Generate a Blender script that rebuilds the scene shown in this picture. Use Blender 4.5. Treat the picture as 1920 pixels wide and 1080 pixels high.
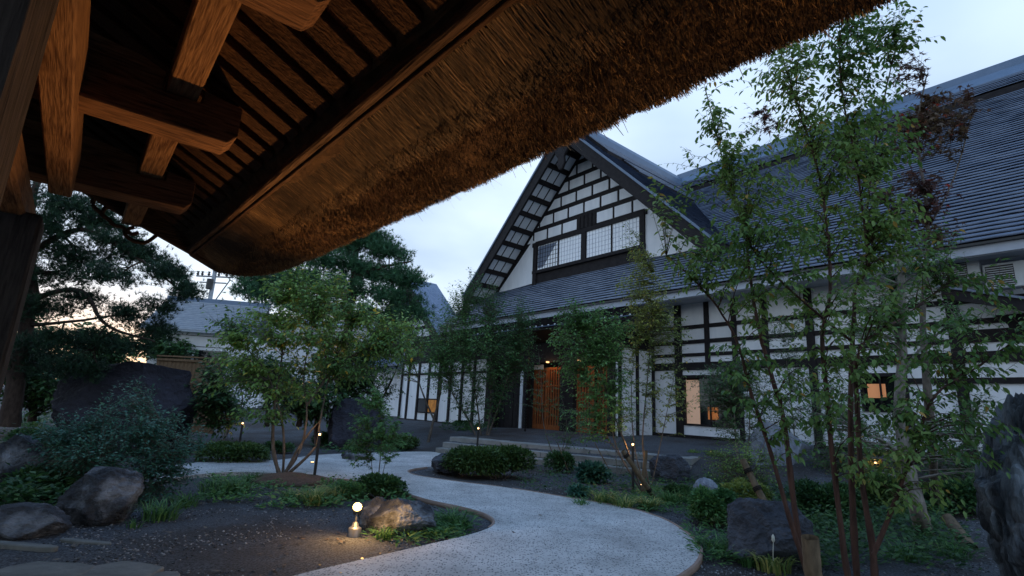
import bpy, bmesh, math, random
import numpy as np
from mathutils import Vector, Matrix, noise
random.seed(7); rng = np.random.default_rng(7)
R = math.radians
scene = bpy.context.scene
for o in list(bpy.data.objects): bpy.data.objects.remove(o)

# ------------------------------------------------------------------ camera
F, PITCH, ROLL, YAW, EYE = 976.3, .22714, .04881, -.88149, 1.55
cp, sp, cr, sr = math.cos(PITCH), math.sin(PITCH), math.cos(ROLL), math.sin(ROLL)
M = np.array([[cr, -sr, 0], [sr, cr, 0], [0, 0, 1]]) @ np.array([[1, 0, 0], [0, sp, -cp], [0, cp, sp]])
cam_data = bpy.data.cameras.new('camera'); cam = bpy.data.objects.new('camera', cam_data)
scene.collection.objects.link(cam); scene.camera = cam
cam_data.sensor_width = 36; cam_data.lens = F / 1920 * 36; cam_data.clip_start = .05; cam_data.clip_end = 2000
cam.matrix_world = Matrix(((M[0, 0], -M[1, 0], -M[2, 0], 0), (M[0, 1], -M[1, 1], -M[2, 1], 0), (M[0, 2], -M[1, 2], -M[2, 2], EYE), (0, 0, 0, 1)))

# ------------------------------------------------------------------ sky and sun (dusk, thin cloud)
SUN_AZ = R(-38)          # left of the view, behind the pines
SUN_EL = R(3)
w = bpy.data.worlds.new('World'); scene.world = w; w.use_nodes = True
nt = w.node_tree; N = nt.nodes; L = nt.links; N.clear()
def wn(t, **k):
    n = N.new(t)
    for a, b in k.items(): setattr(n, a, b)
    return n
out = wn('ShaderNodeOutputWorld'); bg = wn('ShaderNodeBackground'); L.new(bg.outputs[0], out.inputs[0])
sky = wn('ShaderNodeTexSky', sky_type='NISHITA', sun_disc=False, sun_elevation=SUN_EL, sun_rotation=SUN_AZ, air_density=1.0, dust_density=1.0, ozone_density=2.5)
tc = wn('ShaderNodeTexCoord'); sep = wn('ShaderNodeSeparateXYZ'); L.new(tc.outputs['Generated'], sep.inputs[0])
# clouds: noise on a flat layer high above
zz = wn('ShaderNodeMath', operation='MAXIMUM'); L.new(sep.outputs[2], zz.inputs[0]); zz.inputs[1].default_value = 0.0
za = wn('ShaderNodeMath', operation='ADD'); L.new(zz.outputs[0], za.inputs[0]); za.inputs[1].default_value = .16
dx = wn('ShaderNodeMath', operation='DIVIDE'); L.new(sep.outputs[0], dx.inputs[0]); L.new(za.outputs[0], dx.inputs[1])
dy = wn('ShaderNodeMath', operation='DIVIDE'); L.new(sep.outputs[1], dy.inputs[0]); L.new(za.outputs[0], dy.inputs[1])
cb = wn('ShaderNodeCombineXYZ'); L.new(dx.outputs[0], cb.inputs[0]); L.new(dy.outputs[0], cb.inputs[1])
cn = wn('ShaderNodeTexNoise'); cn.inputs['Scale'].default_value = .85; cn.inputs['Detail'].default_value = 6; cn.inputs['Roughness'].default_value = .45
L.new(cb.outputs[0], cn.inputs['Vector'])
cr_ = wn('ShaderNodeValToRGB'); L.new(cn.outputs['Fac'], cr_.inputs[0])
cr_.color_ramp.elements[0].position = .30; cr_.color_ramp.elements[0].color = (.78, .78, .78, 1)
cr_.color_ramp.elements[1].position = .72; cr_.color_ramp.elements[1].color = (1, 1, 1, 1)
# cloud brightness and tint: a second, finer noise between blue grey and white
cn2 = wn('ShaderNodeTexNoise'); cn2.inputs['Scale'].default_value = 1.0; cn2.inputs['Detail'].default_value = 5; cn2.inputs['Roughness'].default_value = .4
L.new(cb.outputs[0], cn2.inputs['Vector'])
ccol = wn('ShaderNodeValToRGB'); L.new(cn2.outputs['Fac'], ccol.inputs[0])
ccol.color_ramp.elements[0].position = .38; ccol.color_ramp.elements[0].color = (.29, .41, .62, 1)
ccol.color_ramp.elements[1].position = .62; ccol.color_ramp.elements[1].color = (.62, .75, .91, 1)
# towards the horizon the cloud gets paler and, near the set sun, warm
hz = wn('ShaderNodeMapRange'); L.new(sep.outputs[2], hz.inputs[0]); hz.inputs[1].default_value = .0; hz.inputs[2].default_value = .40
hz.inputs[3].default_value = 1; hz.inputs[4].default_value = 0
mixh = wn('ShaderNodeMixRGB'); L.new(hz.outputs[0], mixh.inputs[0]); zen = wn('ShaderNodeMapRange', interpolation_type='SMOOTHSTEP'); L.new(sep.outputs[2], zen.inputs[0]); zen.inputs[1].default_value = .40; zen.inputs[2].default_value = 1.0
zmx = wn('ShaderNodeMixRGB', blend_type='MULTIPLY'); L.new(zen.outputs[0], zmx.inputs[0]); L.new(ccol.outputs[0], zmx.inputs[1]); zmx.inputs[2].default_value = (.50, .74, 1.08, 1)
L.new(zmx.outputs[0], mixh.inputs[1]); mixh.inputs[2].default_value = (.74, .85, .96, 1)
dot = wn('ShaderNodeVectorMath', operation='DOT_PRODUCT'); L.new(tc.outputs['Generated'], dot.inputs[0])
dot.inputs[1].default_value = (math.sin(SUN_AZ), math.cos(SUN_AZ), .02)
sm = wn('ShaderNodeMapRange', interpolation_type='SMOOTHSTEP'); L.new(dot.outputs['Value'], sm.inputs[0]); sm.inputs[1].default_value = .90; sm.inputs[2].default_value = 1.0
lo = wn('ShaderNodeMapRange', interpolation_type='SMOOTHSTEP'); L.new(sep.outputs[2], lo.inputs[0]); lo.inputs[1].default_value = .17; lo.inputs[2].default_value = .03
ml = wn('ShaderNodeMath', operation='MULTIPLY'); L.new(sm.outputs[0], ml.inputs[0]); L.new(lo.outputs[0], ml.inputs[1])
mixs = wn('ShaderNodeMixRGB'); L.new(ml.outputs[0], mixs.inputs[0]); L.new(mixh.outputs[0], mixs.inputs[1]); mixs.inputs[2].default_value = (1.2, .86, .62, 1)
# sky texture scaled, cloud over it
skm = wn('ShaderNodeMixRGB', blend_type='MULTIPLY'); skm.inputs[0].default_value = 1; L.new(sky.outputs[0], skm.inputs[1]); skm.inputs[2].default_value = (.11, .11, .11, 1)
fin = wn('ShaderNodeMixRGB'); L.new(cr_.outputs[0], fin.inputs[0]); L.new(skm.outputs[0], fin.inputs[1]); L.new(mixs.outputs[0], fin.inputs[2])
L.new(fin.outputs[0], bg.inputs[0]); bg.inputs[1].default_value = 1.3
sd = bpy.data.lights.new('sun', 'SUN'); sd.energy = .25; sd.angle = R(12); sd.color = (1, .72, .5)
so = bpy.data.objects.new('sun', sd); scene.collection.objects.link(so)
sv = Vector((math.sin(SUN_AZ) * math.cos(SUN_EL), math.cos(SUN_AZ) * math.cos(SUN_EL), math.sin(SUN_EL)))
so.rotation_euler = sv.to_track_quat('Z', 'Y').to_euler(); so.location = sv * 200
scene.view_settings.view_transform = 'Standard'; scene.view_settings.look = 'None'
scene.view_settings.exposure = .25; scene.view_settings.gamma = 1; scene.view_settings.use_curve_mapping = False
scene.cycles.max_bounces = 6; scene.cycles.transparent_max_bounces = 6
scene.cycles.sample_clamp_indirect = 3

# ------------------------------------------------------------------ helpers
U = np.array([math.cos(YAW), math.sin(YAW), 0.]); NV = np.array([-math.sin(YAW), math.cos(YAW), 0.])
def ray(x, y): return M.T @ np.array([(x - 960) / F, (y - 540) / F, 1.])
def at(x, y, depth):
    d = ray(x, y); return np.array([0, 0, EYE]) + d * depth / d[1]
def onz(x, y, z=0.):
    d = ray(x, y); return np.array([0, 0, EYE]) + d * (z - EYE) / d[2]
def st(s, t, z=0.): return s * U + t * NV + np.array([0, 0, z])
def sstep(x, a, b):
    k = min(1, max(0, (x - a) / (b - a))); return k * k * (3 - 2 * k)
SA = np.array([-15.2, 9.7]); SD = np.array([.957, .29]); SN = np.array([-.29, .957])
def gh(x, y):
    s = x * U[0] + y * U[1]; t = x * NV[0] + y * NV[1]
    q = np.array([s, t]) - SA; al = q @ SD; d = q @ SN
    zl = .5 * sstep(d, -.5, 5); zm = .5 * sstep(d, .05, .95); zr = .55 * sstep(d, -1.5, 4)
    kl = sstep(al, -1.2, 0); kr = sstep(al, 7.4, 8.8)
    z = zl * (1 - kl) + zm * kl; z = z * (1 - kr) + zr * kr
    z += .30 * sstep(al, -9, 4) * min(1, max(0, (d - 1.) / 5))
    if t > 30: z *= 1
    n = noise.noise(Vector((x * .5, y * .5, 0))) * .03 + noise.noise(Vector((x * 2, y * 2, 3))) * .012
    return z + n * (0 if (t > 17) else 1)
COL = scene.collection
def setp(o, label=None, cat=None, group=None, kind=None):
    if label: o['label'] = label
    if cat: o['category'] = cat
    if group: o['group'] = group
    if kind: o['kind'] = kind
    return o
def thing(name, loc, label, cat, group=None, rz=0.):
    o = bpy.data.objects.new(name, None); o.empty_display_size = .2; COL.objects.link(o)
    o.location = loc; o.rotation_euler = (0, 0, rz); o['_w'] = 1
    del o['_w']
    return setp(o, label, cat, group)
def link(name, me, parent=None, mat=None):
    if mat is not None and not me.materials: me.materials.append(mat)
    o = bpy.data.objects.new(name, me); COL.objects.link(o)
    if parent is not None: o.parent = parent
    return o
def mesh_np(name, V, Fc, mat=None, rnd=None, smooth=False):
    """V (n,3), Fc (m,k) all same size"""
    V = np.asarray(V, dtype=np.float32); Fc = np.asarray(Fc, dtype=np.int32)
    me = bpy.data.meshes.new(name); m, k = Fc.shape
    me.vertices.add(len(V)); me.vertices.foreach_set('co', V.ravel())
    me.loops.add(m * k); me.loops.foreach_set('vertex_index', Fc.ravel())
    me.polygons.add(m); me.polygons.foreach_set('loop_start', np.arange(0, m * k, k, dtype=np.int32)); me.polygons.foreach_set('loop_total', np.full(m, k, dtype=np.int32))
    if smooth: me.polygons.foreach_set('use_smooth', np.ones(m, dtype=bool))
    if rnd is not None:
        a = me.attributes.new('rnd', 'FLOAT', 'POINT'); a.data.foreach_set('value', np.asarray(rnd, dtype=np.float32))
    me.update(calc_edges=True)
    if mat: me.materials.append(mat)
    return me
class MB:
    """collects boxes / prisms in local coordinates (root-relative when org is given)"""
    def __init__(self, org=(0, 0, 0)): self.v = []; self.f = []; self.org = np.array(org, float)
    def add(self, vs, fs):
        b = len(self.v); self.v += [tuple(np.array(p, float) - self.org) for p in vs]; self.f += [tuple(i + b for i in f) for f in fs]; return self
    def box(self, x0, x1, y0, y1, z0, z1):
        return self.add([(x0, y0, z0), (x1, y0, z0), (x1, y1, z0), (x0, y1, z0), (x0, y0, z1), (x1, y0, z1), (x1, y1, z1), (x0, y1, z1)],
                        [(3, 2, 1, 0), (4, 5, 6, 7), (0, 1, 5, 4), (1, 2, 6, 5), (2, 3, 7, 6), (3, 0, 4, 7)])
    def prism(self, pts, a0, a1, axis='y'):
        """pts in the plane across the axis; extruded a0..a1. axis y: pts=(x,z); axis x: pts=(y,z); axis z: pts=(x,y)"""
        n = len(pts)
        mk = {'y': lambda p, a: (p[0], a, p[1]), 'x': lambda p, a: (a, p[0], p[1]), 'z': lambda p, a: (p[0], p[1], a)}[axis]
        return self.add([mk(p, a0) for p in pts] + [mk(p, a1) for p in pts],
                        [tuple(range(n)), tuple(range(2 * n - 1, n - 1, -1))] + [(i, i + n, (i + 1) % n + n, (i + 1) % n) for i in range(n)])
    def build(self, name, mat, parent=None, bevel=0, smooth=False):
        me = bpy.data.meshes.new(name); me.from_pydata(self.v, [], self.f)
        bm = bmesh.new(); bm.from_mesh(me); bmesh.ops.recalc_face_normals(bm, faces=bm.faces)
        if bevel: bmesh.ops.bevel(bm, geom=bm.edges[:], offset=bevel, segments=1, affect='EDGES')
        bm.to_mesh(me); bm.free()
        if smooth:
            for p in me.polygons: p.use_smooth = True
        return link(name, me, parent, mat)
def tube_np(path, radii, sides=6):
    path = np.asarray(path, float); n = len(path); V = []
    for i in range(n):
        d = path[min(i + 1, n - 1)] - path[max(i - 1, 0)]; d /= (np.linalg.norm(d) + 1e-9)
        a = np.cross(d, (0, 0, 1.) if abs(d[2]) < .95 else (1., 0, 0)); a /= np.linalg.norm(a); b = np.cross(d, a)
        for k in range(sides):
            t = 2 * math.pi * k / sides; V.append(path[i] + radii[i] * (math.cos(t) * a + math.sin(t) * b))
    Fc = []
    for i in range(n - 1):
        for k in range(sides): Fc.append((i * sides + k, i * sides + (k + 1) % sides, (i + 1) * sides + (k + 1) % sides, (i + 1) * sides + k))
    return V, Fc
class QM:
    """quad soup collector"""
    def __init__(self): self.V = []; self.F = []; self.n = 0; self.r = []
    def add(self, V, Fc, r=0.):
        V = np.asarray(V, float); self.V.append(V); self.F.append(np.asarray(Fc, int) + self.n); self.n += len(V); self.r.append(np.full(len(V), r))
    def tube(self, path, radii, sides=6, r=0.):
        self.add(*tube_np(path, radii, sides), r)
    def obj(self, name, mat, parent=None, smooth=True, off=(0, 0, 0)):
        return link(name, mesh_np(name, np.vstack(self.V) - np.array(off), np.vstack(self.F), mat, np.concatenate(self.r), smooth), parent)
def catmull(pts, k=5, closed=False):
    P = np.asarray(pts, float); n = len(P); out = []
    for i in range(n if closed else n - 1):
        p0 = P[(i - 1) % n] if (closed or i > 0) else P[0]; p1 = P[i]; p2 = P[(i + 1) % n]; p3 = P[(i + 2) % n] if (closed or i + 2 < n) else P[-1]
        for j in range(k):
            t = j / k; out.append(.5 * ((2 * p1) + (-p0 + p2) * t + (2 * p0 - 5 * p1 + 4 * p2 - p3) * t * t + (-p0 + 3 * p1 - 3 * p2 + p3) * t ** 3))
    if not closed: out.append(P[-1])
    return np.array(out)

# ------------------------------------------------------------------ materials
def mat(name, c1, c2=None, rough=.8, scale=5., stretch=(1, 1, 1), bump=.3, bscale=None, spec=.3, metal=0, detail=6, coord='Object', contrast=(.3, .7), c3=None, voro=None, bdist=.02):
    m = bpy.data.materials.new(name); m.use_nodes = True; n = m.node_tree.nodes; l = m.node_tree.links; b = n['Principled BSDF']
    b.inputs['Roughness'].default_value = rough; b.inputs['Metallic'].default_value = metal; b.inputs['Specular IOR Level'].default_value = spec
    c2 = c2 or c1
    t = n.new('ShaderNodeTexCoord'); mp = n.new('ShaderNodeMapping'); l.new(t.outputs[coord], mp.inputs[0]); mp.inputs['Scale'].default_value = stretch
    no = n.new('ShaderNodeTexNoise'); l.new(mp.outputs[0], no.inputs['Vector']); no.inputs['Scale'].default_value = scale; no.inputs['Detail'].default_value = detail; no.inputs['Roughness'].default_value = .62
    r = n.new('ShaderNodeValToRGB'); l.new(no.outputs['Fac'], r.inputs[0])
    r.color_ramp.elements[0].position = contrast[0]; r.color_ramp.elements[0].color = (*c1, 1); r.color_ramp.elements[1].position = contrast[1]; r.color_ramp.elements[1].color = (*c2, 1)
    if c3: e = r.color_ramp.elements.new(.5); e.color = (*c3, 1)
    l.new(r.outputs[0], b.inputs['Base Color'])
    if bump:
        n2 = n.new('ShaderNodeTexNoise'); l.new(mp.outputs[0], n2.inputs['Vector']); n2.inputs['Scale'].default_value = bscale or scale * 3; n2.inputs['Detail'].default_value = 8; n2.inputs['Roughness'].default_value = .7
        bp = n.new('ShaderNodeBump'); bp.inputs['Strength'].default_value = bump; bp.inputs['Distance'].default_value = bdist; l.new(n2.outputs['Fac'], bp.inputs['Height']); l.new(bp.outputs[0], b.inputs['Normal'])
    return m
def leafmat(name, cols, trans=.35, rough=.5):
    m = bpy.data.materials.new(name); m.use_nodes = True; n = m.node_tree.nodes; l = m.node_tree.links; b = n['Principled BSDF']
    b.inputs['Roughness'].default_value = rough; b.inputs['Specular IOR Level'].default_value = .35
    a = n.new('ShaderNodeAttribute'); a.attribute_name = 'rnd'; r = n.new('ShaderNodeValToRGB'); l.new(a.outputs['Fac'], r.inputs[0])
    el = r.color_ramp.elements; el[0].position = 0; el[0].color = (*cols[0], 1); el[1].position = 1; el[1].color = (*cols[-1], 1)
    for i in range(1, len(cols) - 1): e = el.new(i / (len(cols) - 1) if i < len(cols) - 2 or len(cols) < 4 else .93); e.color = (*cols[i], 1)
    l.new(r.outputs[0], b.inputs['Base Color'])
    tr = n.new('ShaderNodeBsdfTranslucent'); l.new(r.outputs[0], tr.inputs[0]); mx = n.new('ShaderNodeMixShader'); mx.inputs[0].default_value = trans
    l.new(b.outputs[0], mx.inputs[1]); l.new(tr.outputs[0], mx.inputs[2]); l.new(mx.outputs[0], n['Material Output'].inputs[0])
    return m
def emit(name, c, s):
    m = bpy.data.materials.new(name); m.use_nodes = True; n = m.node_tree.nodes; b = n['Principled BSDF']
    b.inputs['Base Color'].default_value = (*c, 1); b.inputs['Emission Color'].default_value = (*c, 1); b.inputs['Emission Strength'].default_value = s
    return m
def woodmat(name, c1, c2, axis, rough=.85, bump=.6, spec=.12):
    """long grain along one axis, with growth-ring figure"""
    m = bpy.data.materials.new(name); m.use_nodes = True; n = m.node_tree.nodes; l = m.node_tree.links; b = n['Principled BSDF']
    b.inputs['Roughness'].default_value = rough; b.inputs['Specular IOR Level'].default_value = spec
    t = n.new('ShaderNodeTexCoord'); mp = n.new('ShaderNodeMapping'); l.new(t.outputs['Object'], mp.inputs[0])
    sc = [10, 10, 10]; sc[axis] = 1.6; mp.inputs['Scale'].default_value = sc
    n1 = n.new('ShaderNodeTexNoise'); n1.inputs['Scale'].default_value = 1.1; n1.inputs['Detail'].default_value = 3; l.new(mp.outputs[0], n1.inputs['Vector'])
    mu = n.new('ShaderNodeMath'); mu.operation = 'MULTIPLY'; mu.inputs[1].default_value = 11; l.new(n1.outputs['Fac'], mu.inputs[0])
    sn = n.new('ShaderNodeMath'); sn.operation = 'SINE'; m2 = n.new('ShaderNodeMath'); m2.operation = 'MULTIPLY'; m2.inputs[1].default_value = 3.1; l.new(mu.outputs[0], m2.inputs[0]); l.new(m2.outputs[0], sn.inputs[0])
    mp2 = n.new('ShaderNodeMapping'); l.new(t.outputs['Object'], mp2.inputs[0]); sc2 = [70, 70, 70]; sc2[axis] = 5; mp2.inputs['Scale'].default_value = sc2
    n2 = n.new('ShaderNodeTexNoise'); n2.inputs['Scale'].default_value = 1; n2.inputs['Detail'].default_value = 5; l.new(mp2.outputs[0], n2.inputs['Vector'])
    ad = n.new('ShaderNodeMath'); ad.operation = 'MULTIPLY_ADD'; ad.inputs[1].default_value = .09; l.new(sn.outputs[0], ad.inputs[0]); l.new(n2.outputs['Fac'], ad.inputs[2])
    n3 = n.new('ShaderNodeTexNoise'); n3.inputs['Scale'].default_value = 2.3; n3.inputs['Detail'].default_value = 4; l.new(t.outputs['Object'], n3.inputs['Vector'])
    a2 = n.new('ShaderNodeMath'); a2.operation = 'MULTIPLY_ADD'; a2.inputs[1].default_value = .7; l.new(n3.outputs['Fac'], a2.inputs[0]); l.new(ad.outputs[0], a2.inputs[2])
    r = n.new('ShaderNodeValToRGB'); l.new(a2.outputs[0], r.inputs[0]); r.color_ramp.elements[0].position = .5; r.color_ramp.elements[0].color = (*c1, 1); r.color_ramp.elements[1].position = 1.1 if False else 1.0; r.color_ramp.elements[1].color = (*c2, 1)
    l.new(r.outputs[0], b.inputs['Base Color'])
    bp = n.new('ShaderNodeBump'); bp.inputs['Strength'].default_value = bump; bp.inputs['Distance'].default_value = .02; l.new(ad.outputs[0], bp.inputs['Height']); l.new(bp.outputs[0], b.inputs['Normal'])
    return m
W3 = [woodmat('gate_wood_%s' % 'xyz'[i], (.085, .042, .022), (.23, .13, .062), i) for i in range(3)]
W3D = [woodmat('dark_gate_wood_%s' % 'xyz'[i], (.028, .016, .010), (.10, .06, .035), i, bump=.9) for i in range(3)]
W3R = [woodmat('rafter_wood_%s' % 'xyz'[i], (.022, .011, .007), (.075, .040, .022), i) for i in range(3)]
W3C = woodmat('cross_beam_wood', (.04, .021, .012), (.19, .10, .05), 1)
ROUGHPOST = woodmat('weathered_post_wood', (.02, .018, .018), (.075, .065, .06), 2, bump=1.)
TIMBER = mat('black_stained_timber', (.012, .010, .011), (.028, .024, .024), rough=.75, scale=6, stretch=(1, 1, 1), bump=.2, spec=.2)
PLASTER = mat('white_plaster', (.76, .775, .79), (.90, .905, .91), rough=.9, scale=1.6, stretch=(1.6, 1.6, .5), bump=.08, bscale=30, spec=.1)
SOFFIT = mat('soffit_plaster', (.72, .75, .78), (.82, .85, .87), rough=.9, scale=1.5, bump=.05, spec=.1)
PAPER = mat('frosted_window_pane', (.90, .92, .94), (.95, .96, .97), rough=.18, scale=.9, bump=0, spec=.5)
CONC = mat('foundation_concrete', (.20, .21, .21), (.30, .31, .31), rough=.9, scale=4, bump=.3)
DOORLAMP = emit('porch_lamp_glow', (1, .55, .25), 1.2)
DOORW = woodmat('red_brown_door_wood', (.16, .045, .014), (.34, .11, .035), 2, bump=.2)
FASCIA = mat('eave_board', (.34, .37, .42), (.44, .47, .52), rough=.6, scale=2, bump=.05)
def roofmat():
    m = mat('metal_shingle_roof', (.085, .115, .175), (.15, .185, .255), rough=.34, scale=1.4, bump=0, spec=.6)
    n = m.node_tree.nodes; l = m.node_tree.links; b = n['Principled BSDF']
    t = n.new('ShaderNodeTexCoord'); br = n.new('ShaderNodeTexNoise'); br.inputs['Scale'].default_value = 1; mp = n.new('ShaderNodeMapping'); l.new(t.outputs['Object'], mp.inputs[0]); mp.inputs['Scale'].default_value = (2.2, 3.7, 3.7); l.new(mp.outputs[0], br.inputs['Vector'])
    r = n.new('ShaderNodeMapRange'); l.new(br.outputs['Fac'], r.inputs[0]); r.inputs[1].default_value = .3; r.inputs[2].default_value = .7; r.inputs[3].default_value = .22; r.inputs[4].default_value = .5; l.new(r.outputs[0], b.inputs['Roughness'])
    bp = n.new('ShaderNodeBump'); bp.inputs['Strength'].default_value = .35; bp.inputs['Distance'].default_value = .05; l.new(br.outputs['Fac'], bp.inputs['Height']); l.new(bp.outputs[0], b.inputs['Normal'])
    return m
ROOF = roofmat()
RIDGE = mat('ridge_cap_metal', (.10, .15, .22), (.13, .18, .26), rough=.45, scale=2, bump=.05, spec=.5)
ROCK = mat('garden_rock', (.020, .022, .027), (.30, .31, .33), rough=.85, scale=2.2, bump=1., bscale=6, c3=(.055, .058, .065), contrast=(.36, .70), bdist=.05)
ROCKB = mat('blue_black_rock', (.018, .021, .028), (.085, .095, .115), rough=.7, scale=2.5, bump=1., bscale=7, bdist=.04)
ROCKD = mat('dark_boulder_rock', (.012, .012, .018), (.045, .044, .06), rough=.7, scale=1.2, bump=1., bscale=4, bdist=.1)
ROCKP = mat('pale_standing_rock', (.14, .16, .20), (.34, .37, .42), rough=.8, scale=2, stretch=(3, 3, .6), bump=.9, bscale=8, bdist=.04)
ROCKS = mat('streaked_standing_stone', (.018, .024, .03), (.24, .28, .31), rough=.7, scale=2.2, stretch=(2.2, 2.2, .55), bump=1., bscale=4, bdist=.05, contrast=(.42, .78))
STEP = mat('step_stone', (.17, .17, .155), (.30, .30, .28), rough=.9, scale=2.5, bump=.5, bscale=12)
SLAB = mat('paving_slab', (.10, .105, .10), (.22, .22, .20), rough=.85, scale=3, bump=.8, bscale=9, stretch=(1, 1.8, 1))
BARKG = mat('grey_brown_bark', (.06, .05, .04), (.19, .16, .13), rough=.9, scale=7, stretch=(3, 3, .8), bump=.7)
BARKR = mat('reddish_bark', (.035, .018, .014), (.11, .055, .038), rough=.75, scale=7, stretch=(3, 3, .6), bump=.5)
BARKP = mat('pale_grey_bark', (.10, .09, .075), (.30, .27, .23), rough=.85, scale=5, stretch=(2, 2, 1), bump=.5)
BARKD = mat('pine_bark', (.03, .02, .016), (.09, .06, .045), rough=.95, scale=5, stretch=(3, 3, 1), bump=1.)
LOG = mat('support_log', (.07, .05, .03), (.19, .14, .085), rough=.8, scale=6, stretch=(3, 3, .7), bump=.4)
ROPE = mat('black_palm_rope', (.01, .01, .01), (.03, .025, .02), rough=.95, scale=60, bump=.6)
BLACKM = mat('black_painted_metal', (.012, .012, .012), (.02, .02, .02), rough=.4, bump=0, spec=.5)
STEEL = mat('aluminium', (.16, .165, .17), (.2, .2, .21), rough=.45, metal=.6, bump=0)
PVC = mat('off_white_casing', (.52, .54, .54), (.58, .6, .6), rough=.5, bump=0)
EDGE = mat('brown_path_edging', (.22, .15, .11), (.32, .23, .18), rough=.8, scale=4, bump=.2)
FENCE = woodmat('fence_board_wood', (.10, .06, .035), (.22, .14, .08), 2, bump=.3)
THBASE = mat('thatch_mass', (.06, .035, .018), (.16, .10, .05), rough=1, scale=14, stretch=(1, 1, 1), bump=1., bscale=60, bdist=.03)
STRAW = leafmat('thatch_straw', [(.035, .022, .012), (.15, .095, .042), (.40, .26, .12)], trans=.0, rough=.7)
G_DEEP = leafmat('leaf_deep_green', [(0.020, 0.055, 0.024), (0.050, 0.121, 0.039), (0.110, 0.209, 0.055)])
G_MID = leafmat('leaf_mid_green', [(0.041, 0.118, 0.041), (0.097, 0.221, 0.068), (0.193, 0.359, 0.097)])
G_LIME = leafmat('leaf_lime_green', [(0.093, 0.185, 0.053), (0.198, 0.344, 0.079), (0.344, 0.462, 0.106), (0.661, 0.476, 0.066)])
G_YEL = leafmat('leaf_green_yellow', [(0.092, 0.149, 0.040), (0.218, 0.287, 0.069), (0.345, 0.345, 0.081), (0.575, 0.380, 0.057)])
G_FORE = leafmat('leaf_foreground', [(.040, .095, .026), (.10, .20, .045), (.21, .31, .075), (.45, .28, .06)], trans=.4)
G_BLUE = leafmat('leaf_blue_green', [(0.026, 0.085, 0.058), (0.058, 0.169, 0.111), (0.117, 0.273, 0.169)], rough=.4)
G_RED = leafmat('leaf_dark_red', [(.06, .03, .03), (.11, .05, .04), (.13, .09, .04), (.45, .06, .03)])
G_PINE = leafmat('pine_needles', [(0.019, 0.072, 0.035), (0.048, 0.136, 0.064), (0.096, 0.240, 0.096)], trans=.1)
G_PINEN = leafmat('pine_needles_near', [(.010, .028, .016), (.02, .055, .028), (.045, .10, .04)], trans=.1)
G_GRASS = leafmat('grass_blades', [(0.034, 0.092, 0.029), (0.081, 0.196, 0.057), (0.172, 0.310, 0.092)])
G_GRASSY = leafmat('variegated_blades', [(.07, .13, .04), (.17, .26, .07), (.48, .46, .16)])
G_AZ = leafmat('azalea_leaf', [(0.036, 0.078, 0.022), (0.078, 0.144, 0.036), (0.168, 0.204, 0.054)])
LAMP = emit('lamp_glow', (1, .62, .28), 5); LAMPB = emit('spotlight_lens', (1, .62, .22), 3.6)
WARMWIN = emit('warm_room_light', (1, .50, .22), .32)

# ground and path materials
def groundmat():
    m = mat('gravel_and_soil', (.018, .018, .019), (.15, .16, .175), rough=.95, scale=48, bump=.9, bscale=120, coord='Object', detail=3, contrast=(.35, .68), bdist=.02)
    n = m.node_tree.nodes; l = m.node_tree.links; b = n['Principled BSDF']; t = n.new('ShaderNodeTexCoord')
    base = b.inputs['Base Color'].links[0].from_socket
    p = n.new('ShaderNodeTexNoise'); p.inputs['Scale'].default_value = .55; p.inputs['Detail'].default_value = 5; l.new(t.outputs['Object'], p.inputs['Vector'])
    r = n.new('ShaderNodeMapRange'); l.new(p.outputs['Fac'], r.inputs[0]); r.inputs[1].default_value = .47; r.inputs[2].default_value = .62; r.inputs[3].default_value = 0; r.inputs[4].default_value = .72
    mx = n.new('ShaderNodeMixRGB'); l.new(r.outputs[0], mx.inputs[0]); l.new(base, mx.inputs[1]); mx.inputs[2].default_value = (.042, .033, .027, 1); l.new(mx.outputs[0], b.inputs['Base Color'])
    return m
GROUND = groundmat()
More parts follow.
